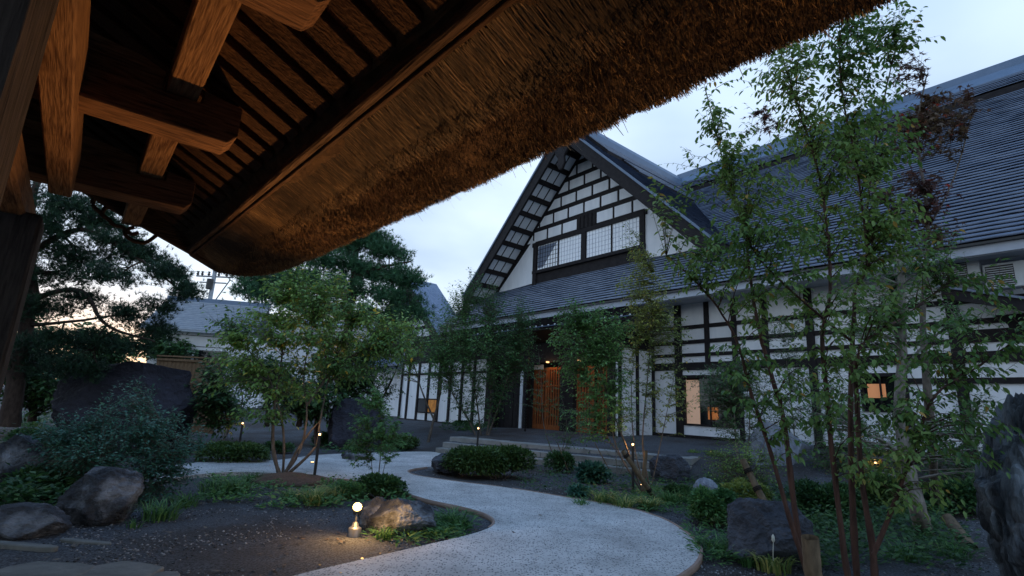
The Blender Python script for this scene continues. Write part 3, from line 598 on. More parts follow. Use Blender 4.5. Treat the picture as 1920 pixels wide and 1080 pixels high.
# dark boarded dado of the porch left part
for k in range(9):
    s_ = -21.0 + k * .31; hbox('wall_board', TIMBER, s_, s_ + .29, TPF + .3 + .01 * (k % 2), TPF + .36, .65, 3.5)

# --- roofs
KR = .855; TE, ZE = 16.3, 6.05
def zroof(t): return ZE + KR * (t - TE)
def courses(s0f, s1f, tlo, thi, pitch, zf, name='roof_course', seglen=.45, rz=.038):
    """shingle courses running along s on a plane z=zf(t); s range may depend on t"""
    n = int(round((thi - tlo) / pitch)); nrmv = np.array([-KR, 1]) / math.hypot(KR, 1)
    for i in range(n):
        ta = tlo + (thi - tlo) * i / n; tb_ = tlo + (thi - tlo) * (i + 1.12) / n
        a, b = s0f(ta), s1f(ta); m_ = max(1, int((b - a) / seglen)); V = []; Fc = []
        for j in range(m_ + 1):
            s_ = a + (b - a) * j / m_; r_ = rz + random.uniform(-.012, .012); dz = random.uniform(-.012, .012)
            V += [(s_, ta + .07, zf(ta + .07) - .005), (s_, ta + nrmv[0] * r_ - .01, zf(ta) + nrmv[1] * r_ + dz), (s_, tb_, zf(tb_) + .006)]
        for j in range(m_):
            Fc += [(j * 3, j * 3 + 1, j * 3 + 4, j * 3 + 3), (j * 3 + 1, j * 3 + 2, j * 3 + 5, j * 3 + 4)]
        V = [(x - f0[0], y - f0[1], z) for x, y, z in V]
        link(name, mesh_np(name, V, Fc, ROOF), house)
ZC = 16.0                                        # ridge line
TR = TE + (ZC - ZE) / KR
S_R = 14
# skirt roof left of and below the gable, then the main slope to the right
GS, GZ = -17.4, 16.0                              # gable ridge
def gx(z): return GZ - z                          # half width at z (45 deg)
base = H()
base.add([(-17.4, TE, ZE - .03), (S_R, TE, ZE - .03), (S_R, TR, ZC - .03), (-17.4, TR, ZC - .03)], [(0, 1, 2, 3)])
base.add([(-26.4, TE, ZE - .03), (-17.4, TE, ZE - .03), (-17.4, 19.5, zroof(19.5) - .03), (-26.4, 19.5, zroof(19.5) - .03)], [(0, 1, 2, 3)])
base.add([(-17.4, TR, ZC - .03), (S_R, TR, ZC - .03), (S_R, 2 * TR - TE, ZE), (-17.4, 2 * TR - TE, ZE)], [(0, 1, 2, 3)])
base.build('roof_deck', TIMBER, house)
courses(lambda t: -26.4, lambda t: S_R, TE - .02, 19.3, .185, zroof)
courses(lambda t: -17.4 + 7.8 * 0 + max(0, GZ - zroof(t)) - .3, lambda t: S_R, 19.3, 26.25, .185, zroof)
courses(lambda t: -17.4, lambda t: S_R, 26.3, TR - .4, .215, lambda t: zroof(t) + .30)
hbox('roof_step_board', TIMBER, -16.8, S_R, 26.22, 26.34, zroof(26.25) - .1, zroof(26.25) + .27)
H().prism([(TR - .62, zroof(TR - .62) + .30), (TR - .62, zroof(TR - .62) + .42), (TR - .3, ZC + .38), (TR - .25, ZC + .75), (TR + .25, ZC + .75), (TR + .3, ZC + .38), (TR + .62, ZC - .2)], -17.4, S_R, 'x').build('ridge_cap', RIDGE, house)
# eave trim
hbox('eave_board', FASCIA, -26.4, S_R, TE + .04, TE + .10, ZE - .33, ZE - .03)
hbox('gutter', BLACKM, -26.4, S_R, TE - .05, TE + .03, ZE - .1, ZE - .04)
H().prism([(TE + .1, ZE - .35), (TW, ZE - .35 + .12), (TW, ZE - .25 + .12), (TE + .1, ZE - .25)], -12.4, S_R, 'x').build('eave_soffit', FASCIA, house)
H().prism([(TE + .115, ZE - .02), (TW, ZE - .02), (TW, ZE - .9), (TE + .5, ZE - .9), (TE + .115, ZE - .36)], -26.4, -12.4, 'x').build('eave_soffit', TIMBER, house)
RE = mat('white_rafter_end', (.6, .62, .64), rough=.8, bump=0)
s_ = -25.6; first = None
while s_ < -12.3:
    if first is None: first = MB().box(-.045, .045, -.02, .0, 0, .13).build('rafter_end', RE, house); o = first
    else: o = first.copy(); COL.objects.link(o); o.parent = house
    o.location = (s_ - f0[0], 16.46 - f0[1], 5.28); s_ += .42
# rafters under the right-hand eave
CANM = mat('matt_canopy_metal', (.06, .08, .12), (.10, .125, .17), rough=.8, scale=3, bump=0, spec=.1)
H().prism([(14.45, 4.74), (14.45, 4.84), (16.75, 5.35), (16.75, 4.95), (15.6, 4.42)], -24.8, -11.0, 'x').build('porch_canopy', TIMBER, house)
for k in range(9):
    ta = 14.40 + k * .26; link('roof_course', mesh_np('roof_course', [(-24.9 - f0[0], ta - f0[1], 4.85 + k * .058), (-10.95 - f0[0], ta - f0[1], 4.85 + k * .058), (-10.95 - f0[0], ta - f0[1], 4.885 + k * .058), (-24.9 - f0[0], ta - f0[1], 4.885 + k * .058), (-24.9 - f0[0], ta + .3 - f0[1], 4.915 + k * .058), (-10.95 - f0[0], ta + .3 - f0[1], 4.915 + k * .058)], [(0, 1, 2, 3), (3, 2, 5, 4)], CANM), house)

# --- big gable
TG, TRK = 19.0, 17.3
HW = 8.0                                          # half width at the foot
# gable roof slopes (thickness), soffit
th = .33
for sg in (-1, 1):
    a = GS; b = GS + sg * HW
    H().prism([(a, GZ - .02), (b, GZ - HW - .02), (b, GZ - HW - .34), (a, GZ - .34)], TRK + .02, TR + 2, 'y').build('gable_roof_deck', TIMBER, house)
    # courses on the slope: run along t
    n = 44
    for i in range(n):
        x0 = HW - HW * i / n; x1 = HW - HW * (i + 1.12) / n
        m_ = 22; V = []; Fc = []
        for j in range(m_ + 1):
            t_ = TRK - .06 + (TR + 1 - TRK) * j / m_; r_ = .035 + random.uniform(-.007, .007)
            V += [(GS + sg * (x0 - .05), t_, GZ - x0 + .05), (GS + sg * (x0 + r_ * .9), t_, GZ - x0 + r_ * .9 + .01), (GS + sg * x1, t_, GZ - x1 + .012)]
        for j in range(m_): Fc += [(j * 3, j * 3 + 1, j * 3 + 4, j * 3 + 3), (j * 3 + 1, j * 3 + 2, j * 3 + 5, j * 3 + 4)]
        link('roof_course', mesh_np('roof_course', [(x - f0[0], y - f0[1], z) for x, y, z in V], Fc, ROOF), house)
    # layered raised ribs below the ridge (stepped back from the rake)
    for q, (xa, xb, tz, hh) in enumerate(((.55, 1.9, 1.2, .24), (1.9, 2.9, 2.4, .16))):
        H().prism([(GS + sg * xa, GZ - xa + hh), (GS + sg * xb, GZ - xb + hh), (GS + sg * xb, GZ - xb), (GS + sg * xa, GZ - xa)], TRK + tz, TR, 'y').build('raised_roof_layer', TIMBER, house)
        xx = xb
        while xx > xa + .1:
            link('roof_course', mesh_np('roof_course', [(GS + sg * xx - f0[0], TRK + tz - f0[1], GZ - xx + hh), (GS + sg * xx - f0[0], TR - f0[1], GZ - xx + hh), (GS + sg * xx - f0[0] + sg * .02, TR - f0[1], GZ - xx + hh + .04), (GS + sg * xx - f0[0] + sg * .02, TRK + tz - f0[1], GZ - xx + hh + .04), (GS + sg * (xx - .17) - f0[0], TR - f0[1], GZ - xx + .17 + hh + .015), (GS + sg * (xx - .17) - f0[0], TRK + tz - f0[1], GZ - xx + .17 + hh + .015)], [(0, 1, 2, 3), (3, 2, 4, 5)], ROOF), house); xx -= .15
    # rake board
    H().prism([(GS, GZ - .02), (b + sg * .0, GZ - HW - .02), (b - sg * .0, GZ - HW - .85), (GS, GZ - .85)], TRK - .10, TRK + .02, 'y').build('rake_board', TIMBER, house)
    H().prism([(GS, GZ + .05), (b + sg * .05, GZ - HW + .0), (b + sg * .05, GZ - HW - .12), (GS, GZ - .10)], TRK - .16, TRK - .102, 'y').build('rake_trim', RIDGE, house)
    # soffit plaster
    H().prism([(GS, GZ - .36), (b, GZ - HW - .36), (b, GZ - HW - .40), (GS, GZ - .40)], TRK + .04, TG, 'y').build('soffit', TIMBER, house)
    nP = 10
    for i in range(nP + 1):
        xa = .55 + (HW - .9) * i / nP
        # purlin end beams, running from wall to rake
        H().prism([(GS + sg * (xa - .06), GZ - xa - .30), (GS + sg * (xa + .06), GZ - xa - .44), (GS + sg * (xa + .06), GZ - xa - .60), (GS + sg * (xa - .06), GZ - xa - .60)], TRK + .03, TG, 'y').build('purlin', TIMBER, house)
        if i < nP:
            xb = .55 + (HW - .9) * (i + 1) / nP
            for c in range(3):
                ta = TRK + .08 + c * .545; 
                H().prism([(GS + sg * (xa + .085), GZ - xa - .085 - .41), (GS + sg * (xb - .085), GZ - xb + .085 - .41), (GS + sg * (xb - .085), GZ - xb + .085 - .43), (GS + sg * (xa + .085), GZ - xa - .085 - .43)], ta + .04, ta + .50, 'y').build('soffit_panel', SOFFIT, house)
H().prism([(GS - .55, GZ + .0 - .3), (GS - .5, GZ + .1), (GS - .32, GZ + .42), (GS + .32, GZ + .42), (GS + .5, GZ + .1), (GS + .55, GZ - .3)], TRK + .1, TR, 'y').build('ridge_cap', RIDGE, house)
# gable wall backing (timber), with proud white panels
H().prism([(GS - 7.4, 7.9), (GS + 7.4, 7.9), (GS + 7.4, GZ - 7.4 - .36), (GS, GZ - .4), (GS - 7.4, GZ - 7.4 - .36)], TG, TG + .2, 'y').build('gable_wall', TIMBER, house)
# side plaster triangles beside the windows
H().prism([(GS - 3.75, 8.45), (GS - 3.75, 10.9), (GS - 3.95, 11.0), (GS - 6.7, 8.55), (GS - 6.9, 8.3)], TG - .03, TG, 'y').build('plaster_panel', PLASTER, house)
H().prism([(GS + 3.75, 8.45), (GS + 3.75, 10.9), (GS + 3.95, 11.0), (GS + 6.7, 8.55), (GS + 6.9, 8.3)], TG - .03, TG, 'y').build('plaster_panel', PLASTER, house)
hbox('timber_post', TIMBER, GS - 3.78, GS - 3.5, TG - .12, TG - .001, 8.3, 10.75); hbox('timber_post', TIMBER, GS + 3.5, GS + 3.78, TG - .12, TG - .001, 8.3, 10.75)
hbox('beam', TIMBER, GS - 3.9, GS + 3.9, TG - .10, TG - .001, 10.55, 10.78); hbox('beam', TIMBER, GS - 3.8, GS + 3.8, TG - .14, TG - .001, 8.95, 9.12)
hbox('timber_post', TIMBER, GS - .14, GS + .16, TG - .09, TG - .001, 9.12, 10.55)
def clipbox(s0, s1, z0, z1, off=.72):
    """rectangle clipped by the two roof slopes"""
    pts_ = [(s0, z0), (s1, z0), (s1, z1), (s0, z1)]
    for sg in (-1, 1):
        lim = lambda p: (GZ - off - 1.0 * sg * (p[0] - GS)) - p[1]
        res = []
        for i in range(len(pts_)):
            a, b = pts_[i], pts_[(i + 1) % len(pts_)]; la, lb = lim(a), lim(b)
            if la >= 0: res.append(a)
            if la * lb < 0: k_ = la / (la - lb); res.append((a[0] + (b[0] - a[0]) * k_, a[1] + (b[1] - a[1]) * k_))
        pts_ = res
        if len(pts_) < 3: return None
    return pts_
zrow = 10.87; row = 0
while zrow < 15:
    z1 = zrow + .56 - .015 * row; offs = .0 if row % 2 == 0 else .565
    k = -5
    while k < 6:
        if row == 0:
            if k == 0: a, b = None, None
            a = GS + (k * 1.13 + (.87 - 1.13 + .08 if k > 0 else 0)); b = a + .98
            if k > 0: a = GS + .85 + (k - 1) * 1.13; b = a + 1.0
            elif k < 0: b = GS - .55 + (k + 1) * 1.14; a = b - 1.0
            else: k += 1; continue
        else:
            a = GS - .05 + offs - .565 + k * 1.13 + .07; b = a + .99
        p = clipbox(a, b, zrow, z1)
        if p: H().prism(p, TG - .025, TG, 'y').build('plaster_panel', PLASTER, house)
        k += 1
    zrow = z1 + .26; row += 1
# dark louvre boards in the middle of the lowest row
for k in range(5): hbox('louvre_board', TIMBER, GS - .5 + k * .27, GS - .5 + k * .27 + .22, TG - .05 - .01 * (k % 2), TG - .001, 10.82, 11.5)
# carved gable pendant under the apex
pd = H(); pd.prism([(GS - .2, 15.2), (GS - .5, 14.9), (GS - .42, 14.4), (GS - .22, 14.15), (GS - .27, 13.75), (GS - .1, 13.45), (GS + .1, 13.45), (GS + .27, 13.75), (GS + .22, 14.15), (GS + .42, 14.4), (GS + .5, 14.9), (GS + .2, 15.2)], TRK - .18, TRK - .02, 'y'); pd.build('carved_pendant', TIMBER, house, bevel=.03)
# gable windows: four sashes with a grid of bars
GRID = mat('grey_lead_bar', (.40, .43, .47), rough=.5, bump=0)
for i, (a, b) in enumerate(((GS - 3.48, GS - 1.85), (GS - 1.80, GS - .16), (GS + .18, GS + 1.80), (GS + 1.85, GS + 3.48))):
    sash = H().box(a, b, TG - .02, TG - .001, 9.12, 10.55).build('window', PAPER, house)
    for k in range(1, 8):
        c = a + (b - a) * k / 8; hw = .006 if i else .012; H().box(c - hw, c + hw, TG - .035, TG - .021, 9.14, 10.53).build('glazing_bar', GRID if i else TIMBER, sash)
    for k in range(1, 6):
        c = 9.12 + 1.43 * k / 6; hw = .006 if i else .012; H().box(a, b, TG - .038, TG - .036, c - hw, c + hw).build('glazing_bar', GRID if i else TIMBER, sash)
    H().box(a - .03, a + .02, TG - .06, TG - .04, 9.12, 10.55).build('sash_stile', TIMBER, sash); H().box(b - .02, b + .03, TG - .06, TG - .04, 9.12, 10.55).build('sash_stile', TIMBER, sash)
    if i == 0: H().prism([(a + .03, 9.25), (a + .03, 10.5), (b - .12, 10.5), (a + .45, 9.25)], TG - .024, TG - .021, 'y').build('painted_reflection', mat('reflection_tone', (.16, .19, .25), rough=.2, bump=0), sash)  # dark wedge laid over the pane as a painted reflection
# right-hand lean-to roof with air conditioners
H().prism([(-3.0, 5.15), (1.2, 3.75), (1.2, 3.45), (-3.0, 4.85)], 16.85, 16.95, 'y').build('rake_board', TIMBER, house)
H().prism([(-3.1, 5.22), (1.3, 3.76), (1.3, 3.70), (-3.1, 5.16)], 16.80, 17.9, 'y').build('lean_to_roof', ROOF, house)
hbox('beam', TIMBER, -2.9, 1.0, 16.95, 17.85, 3.95, 4.10) if False else None
H().prism([(-2.2, 4.45), (-1.3, 4.45), (-1.55, 4.2), (-1.62, 3.9), (-1.88, 3.9), (-1.95, 4.2)], TW - .14, TW - .04, 'y').build('corbel', TIMBER, house)
beam(-2.9, 10, 3.9, 4.12, d=.1)
# upper wall behind the air conditioners, dark with small white panels
for k in range(7):
    for j in range(3): hbox('plaster_panel', SOFFIT, -1.75 + k * .75, -1.15 + k * .75, 17.82, 17.86, 4.98 + j * .5 - (0 if j else .03), 5.36 + j * .45)
# small left gable of the neighbouring wing
f1 = (-37, 19, 0)
annex = thing('annex', st(-37.5, 20), 'smaller white gabled building with black timbers behind the garden trees', 'house', rz=YAW)
A0 = (-37.5, 20, 0)
def AX(): return MB(A0)
ac, az_ = -37.6, 11.6
AX().prism([(ac - 6.5, 4.3), (ac + 6.5, 4.3), (ac + 6.3, 5.2), (ac, az_ - .5), (ac - 6.3, 5.2)], 21, 21.2, 'y').build('gable_wall', TIMBER, annex)
AX().box(ac - 5, ac + 4.3, 20.6, 22.5, 0, 4.5).build('wall', PLASTER, annex)
for sg in (-1, 1):
    AX().prism([(ac, az_), (ac + sg * 7.4, az_ - 6.6), (ac + sg * 7.4, az_ - 6.9), (ac, az_ - .35)], 19.6, 22.6, 'y').build('roof', ROOF, annex)
    AX().prism([(ac, az_ + .02), (ac + sg * 7.45, az_ - 6.6), (ac + sg * 7.4, az_ - 7.3), (ac, az_ - .75)], 19.45, 19.58, 'y').build('rake_board', TIMBER, annex)
for r_ in range(7):
    for k in range(-6, 6):
        a = ac + k * 1.2 + (.6 if r_ % 2 else 0); z0 = 5.1 + r_ * .85
        if abs(a + .5 - ac) < (az_ - .9 - z0 - .5) * 1.0: AX().box(a + .08, a + 1.05, 20.96, 21, z0, z0 + .58).build('plaster_panel', PLASTER, annex)
AX().prism([(18.9, 4.3), (18.9, 4.42), (21, 5.5), (21, 5.2)], ac - 7, ac + 13, 'x').build('lower_roof', ROOF, annex)
# air conditioners
def aircon(s_, t_, z_, label):
    t0 = thing('air_conditioner', st(s_, t_, z_), label, 'air conditioner', 'outdoor units on the lean-to roof', YAW)
    MB().box(0, .8, 0, .32, .05, .68).build('casing', PVC, t0, bevel=.02); MB().box(.04, .56, -.012, 0, .1, .62).build('fan_grille', BLACKM, t0)
    for k in range(9): MB().box(.05, .55, -.022, -.013, .12 + k * .055, .135 + k * .055).build('grille_slat', PVC, t0)
    MB().box(.1, .16, 0, .32, 0, .05).build('foot', BLACKM, t0); MB().box(.64, .7, 0, .32, 0, .05).build('foot', BLACKM, t0)
aircon(-2.15, 17.0, 4.93, 'right and lower air conditioner standing on the lean-to roof')
aircon(-3.0, 17.0, 5.25, 'left and higher air conditioner half behind leaves under the eave')

# ------------------------------------------------------------------ foliage helpers
def leaf_tpl(kind):
    if kind == 'oval':       # 8 triangles/quads folded leaf with a drooping tip
        V = np.array([(0, 0, 0), (.28, .20, .05), (.30, 0, 0), (.28, -.20, .05), (.62, .19, .02), (.65, 0, -.05), (.62, -.19, .02), (1, 0, -.16)])
        Fq = np.array([(0, 2, 1, 1), (0, 3, 2, 2), (1, 2, 5, 4), (2, 3, 6, 5), (4, 5, 7, 7), (5, 6, 7, 7)])
    elif kind == 'simple':   # two folded faces
        V = np.array([(0, 0, 0), (.45, .24, .05), (1, 0, -.1), (.45, -.24, .05), (.5, 0, -.03)])
        Fq = np.array([(0, 4, 2, 1), (0, 3, 2, 4)])
    elif kind == 'flat':
        V = np.array([(0, 0, 0), (.5, .27, .02), (1, 0, -.08), (.5, -.27, .02)])
        Fq = np.array([(0, 3, 2, 1)])
    elif kind == 'narrow':
        V = np.array([(0, 0, 0), (.45, .12, .02), (1, 0, -.14), (.45, -.12, .02)])
        Fq = np.array([(0, 3, 2, 1)])
    elif kind == 'maple':    # five pointed lobes
        V = [(0, 0, 0)]; 
        for a, r in ((-100, .35), (-75, .18), (-55, .75), (-28, .25), (0, 1), (28, .25), (55, .75), (75, .18), (100, .35)): V.append((.1 + r * math.cos(R(a)), r * math.sin(R(a)), -.12 * r))
        V = np.array(V); Fq = np.array([(0, i, i + 1, i + 1) for i in range(1, 9)])
    return V, Fq
TPL = {k: leaf_tpl(k) for k in ('oval', 'simple', 'flat', 'narrow', 'maple')}
def orient(dirs, droop, rg=rng):
    """orthonormal frames: x along leaf, z up-ish"""
    n = len(dirs); x = dirs.copy(); x[:, 2] -= droop; x /= np.linalg.norm(x, axis=1)[:, None] + 1e-9
    up = np.tile([0, 0, 1.], (n, 1)) + rg.normal(0, .35, (n, 3)); y = np.cross(up, x); y /= np.linalg.norm(y, axis=1)[:, None] + 1e-9; z = np.cross(x, y)
    return x, y, z
def leaves(name, P, D, size, m, tpl='simple', parent=None, droop=.35, jitter=.35, r=None, kind='stuff', off=(0, 0, 0)):
    V, Fq = TPL[tpl]; n = len(P); x, y, z = orient(D, droop)
    s = (size * rng.uniform(1 - jitter, 1 + jitter, n))[:, None, None]
    W = P[:, None, :] + s * (V[None, :, 0:1] * x[:, None, :] + V[None, :, 1:2] * y[:, None, :] + V[None, :, 2:3] * z[:, None, :])
    Fc = (Fq[None] + (np.arange(n) * len(V))[:, None, None]).reshape(-1, 4)
    rr = np.repeat(r if r is not None else rng.random(n), len(V))
    VV = W.reshape(-1, 3) - np.array(off)
    tri = Fc[:, 2] == Fc[:, 3]
    me = bpy.data.meshes.new(name)
    Q, T = Fc[~tri], Fc[tri][:, :3]
    loops = np.concatenate([Q.ravel(), T.ravel()]).astype(np.int32); tot = np.concatenate([np.full(len(Q), 4), np.full(len(T), 3)]).astype(np.int32); start = np.concatenate([[0], np.cumsum(tot)[:-1]]).astype(np.int32)
    me.vertices.add(len(VV)); me.vertices.foreach_set('co', VV.astype(np.float32).ravel()); me.loops.add(len(loops)); me.loops.foreach_set('vertex_index', loops)
    me.polygons.add(len(tot)); me.polygons.foreach_set('loop_start', start); me.polygons.foreach_set('loop_total', tot)
    a = me.attributes.new('rnd', 'FLOAT', 'POINT'); a.data.foreach_set('value', rr.astype(np.float32)); me.update(calc_edges=True); me.materials.append(m)
    o = link(name, me, parent)
    if kind: o['kind'] = kind
    return o
def rpts(center, rad, n, shell=.35):
    v = rng.normal(0, 1, (n, 3)); v /= np.linalg.norm(v, axis=1)[:, None]; k = (shell + (1 - shell) * rng.random(n) ** .6)[:, None]
    return np.array(center) + v * k * np.array(rad)
def plant_tree(label, stems, blobs, leaf, lmat, bmat, tpl='simple', per=9, droop=.35, group=None, cat='tree', name='tree', twig_r=.006, shoots=2, bright=0., nobj=0, shoot_len=.22, up=.25, hue=None, dens=1.9):
    """stems: list of (points, r0, r1) in world space; blobs: (centre, radii, twigs)"""
    root = thing(name, tuple(stems[0][0][0]), label, cat, group); off = np.array(stems[0][0][0])
    tq = QM(); nodes = []
    for pts_, r0, r1 in stems:
        c = catmull(pts_, 6); n = len(c); c = c + rng.normal(0, r1 * .5, c.shape) * np.linspace(0, 1, n)[:, None]
        rr_ = np.linspace(r0, r1, n) * (1 + .07 * rng.normal(size=n)); tq.tube(c, rr_, 8)
        nodes += [(p, r_) for p, r_ in zip(c, rr_)]
    tq.obj('trunk', bmat, root, off=off)
    NP = np.array([p for p, _ in nodes]); NR = np.array([r_ for _, r_ in nodes])
    bq = QM(); LP = []; LD = []; LR = []
    for cc, rad, nt_ in blobs:
        T = rpts(cc, rad, int(nt_ * dens)); hb = rng.random() * .5
        for p in T:
            d = np.linalg.norm(NP - p, axis=1) + np.maximum(0, NP[:, 2] - p[2]) * 2.5 + rng.random(len(NP)) * .15 * np.linalg.norm(rad); i = int(np.argmin(d)); a = NP[i]
            dist = np.linalg.norm(p - a); mid = a + (p - a) * .5 + np.array([0, 0, up * dist * .5]) + rng.normal(0, .06 * dist, 3)
            ts = np.linspace(0, 1, 5 if dist > .5 else 4)[:, None]; path = (1 - ts) ** 2 * a + 2 * (1 - ts) * ts * mid + ts ** 2 * p
            ra = min(NR[i] * .6, twig_r * (1 + dist * .8)); bq.tube(path, np.linspace(ra, twig_r * .3, len(path)), 3)
            segs = [path]
            for _ in range(shoots):
                f = rng.uniform(.35, .95); b0 = (1 - f) ** 2 * a + 2 * (1 - f) * f * mid + f ** 2 * p; dv = (p - a) / (dist + 1e-6) + rng.normal(0, .7, 3); dv[2] += .1; dv /= np.linalg.norm(dv)
                b1 = b0 + dv * shoot_len * rng.uniform(.5, 1.2); sp2 = np.array([b0, (b0 + b1) / 2 + (0, 0, .02), b1]); bq.tube(sp2, [twig_r * .45, twig_r * .35, twig_r * .2], 3); segs.append(sp2)
            for si, sg in enumerate(segs):
                n_ = per if si == 0 else max(3, per // 2)
                fs = np.linspace(max(.0, 1 - min(1, (shoot_len * 4.5) / max(dist, .05))) if si == 0 else .1, 1, n_)
                for q, f in enumerate(fs):
                    fi = f * (len(sg) - 1); j = min(int(fi), len(sg) - 2); b_ = sg[j] + (sg[j + 1] - sg[j]) * (fi - j); dv = sg[j + 1] - sg[j]; dv = dv / (np.linalg.norm(dv) + 1e-9)
                    sd_ = np.cross(dv, (0, 0, 1.)); sd_ /= np.linalg.norm(sd_) + 1e-9; side = 1 if q % 2 else -1
                    LP.append(b_ + rng.normal(0, .008, 3)); LD.append(dv * .6 + sd_ * side * .8 + rng.normal(0, .3, 3)); LR.append(hb + rng.random() * .5 if hue is None else hue(b_))
    bq.obj('branches', bmat, root, off=off)['kind'] = 'stuff'
    LP = np.array(LP); LD = np.array(LD); LD /= np.linalg.norm(LD, axis=1)[:, None]; LR = np.clip(np.array(LR) + bright, 0, 1)
    # a few leaves turn early
    turn = rng.random(len(LR)) < .02; LR[turn] = 1.0
    if nobj:
        # the leaves that show largest are objects, the rest one mass
        camp = np.array([0, 0, EYE]); q = (LP - camp) @ M.T; pxx = 960 + F * q[:, 0] / q[:, 2]; pyy = 540 + F * q[:, 1] / q[:, 2]
        inv = (pxx > 10) & (pxx < 1910) & (pyy > 5) & (pyy < 1070) & (q[:, 2] > 0); key = np.where(inv, q[:, 2] + rng.random(len(q)) * .8, 1e9); idx = np.argsort(key)[:nobj]
        V, Fq = TPL[tpl]; ms = []
        for k in range(6):
            me = bpy.data.meshes.new('leaf'); me.from_pydata([tuple(v) for v in V], [], [tuple(dict.fromkeys(f)) for f in Fq.tolist()])
            a = me.attributes.new('rnd', 'FLOAT', 'POINT'); a.data.foreach_set('value', np.full(len(V), .08 + k * .14, dtype=np.float32)); me.materials.append(lmat); ms.append(me)
        x, y, z = orient(LD[idx], droop)
        for k, i in enumerate(idx):
            o = bpy.data.objects.new('leaf', ms[min(5, int(LR[i] * 6))]); COL.objects.link(o); o.parent = root; s_ = leaf * rng.uniform(.75, 1.3); p = LP[i] - off
            o.matrix_local = Matrix(((x[k][0] * s_, y[k][0] * s_, z[k][0] * s_, p[0]), (x[k][1] * s_, y[k][1] * s_, z[k][1] * s_, p[1]), (x[k][2] * s_, y[k][2] * s_, z[k][2] * s_, p[2]), (0, 0, 0, 1)))
        keep = np.ones(len(LP), bool); keep[idx] = False; LP, LD, LR = LP[keep], LD[keep], LR[keep]
    leaves('crown', LP, LD, leaf, lmat, tpl, root, droop=droop, r=LR, off=off)
    return root
def px3(pts_, depth):
    return np.array([at(x, y, depth + (dd[0] if dd else 0)) for x, y, *dd in pts_])
def foot(x, y, depth_guess=None, z=0.):
    p = onz(x, y, z)
    for _ in range(4): p = onz(x, y, gh(p[0], p[1]))
    return p
def B(x, y, depth, rx, ry, n, rd=None):
    return (at(x, y, depth), (rx * depth / F, (rd or rx) * depth / F, ry * depth / F), n)
def rock(name, loc, size, m, label, seed, cat='rock', group='garden rocks', rz=0, cuts=3, rough_=.22, sub=6, tilt=(0, 0), box=0):
    bm = bmesh.new(); bmesh.ops.create_icosphere(bm, subdivisions=sub, radius=1)
    rr = random.Random(seed); planes = []
    for _ in range(cuts * 6):
        v = Vector((rr.gauss(0, 1), rr.gauss(0, 1), rr.gauss(0, .8))).normalized(); planes.append((v, rr.uniform(.68, .95)))
    for v in bm.verts:
        p = v.co.copy()
        if box: p = p / ((abs(p.x) ** box + abs(p.y) ** box + abs(p.z) ** box) ** (1 / box))
        for n_, d_ in planes:
            k = p.dot(n_)
            if k > d_: p -= n_ * (k - d_)
        q = p + Vector((seed * 3.1, 0, 0))
        p *= 1 + rough_ * noise.fractal(q * 1.3, 1, 2, 3) * .35 + rough_ * .45 * (abs(noise.noise(q * 3.1)) - .2) + rough_ * .22 * abs(noise.noise(q * 8)) + rough_ * .10 * noise.noise(q * 19)
        v.co = Vector((p.x * size[0], p.y * size[1], p.z * size[2]))
    bmesh.ops.rotate(bm, verts=bm.verts, matrix=Matrix.Rotation(tilt[0], 3, 'X') @ Matrix.Rotation(tilt[1], 3, 'Y'))
    me = bpy.data.meshes.new(name); bm.to_mesh(me); bm.free()
    o = link(name, me, None, m); o.location = loc; o.rotation_euler = (0, 0, rz)
    return setp(o, label, cat, group)
def tuft(name, loc, label, m, n=50, h=.35, spread=.25, wid=.012, cat='grass', group=None, lean=1.15):
    sq = QM(); 
    for i in range(n):
        a = rng.uniform(0, 6.28); r_ = spread * rng.random() ** .7; b = np.array([math.cos(a) * r_, math.sin(a) * r_, 0]); a2 = a + rng.normal(0, .6); d = np.array([math.cos(a2), math.sin(a2), 0]); hh = h * rng.uniform(.6, 1.15); ln = hh * lean * rng.uniform(.3, 1.1)
        wv = np.cross(d, (0, 0, 1)) * wid * rng.uniform(.7, 1.2); V = []
        for k in range(5):
            f = k / 4; c = b + d * ln * f ** 2 + np.array([0, 0, hh * (f - .38 * f ** 3 * min(1.6, lean))]); ww = wv * (1 - f ** 2 * .95); V += [c - ww, c + ww]
        sq.add(V, [(k * 2, k * 2 + 1, k * 2 + 3, k * 2 + 2) for k in range(4)], rng.random())
    o = sq.obj(name, m, None, smooth=True); o.location = loc; return setp(o, label, cat, group)
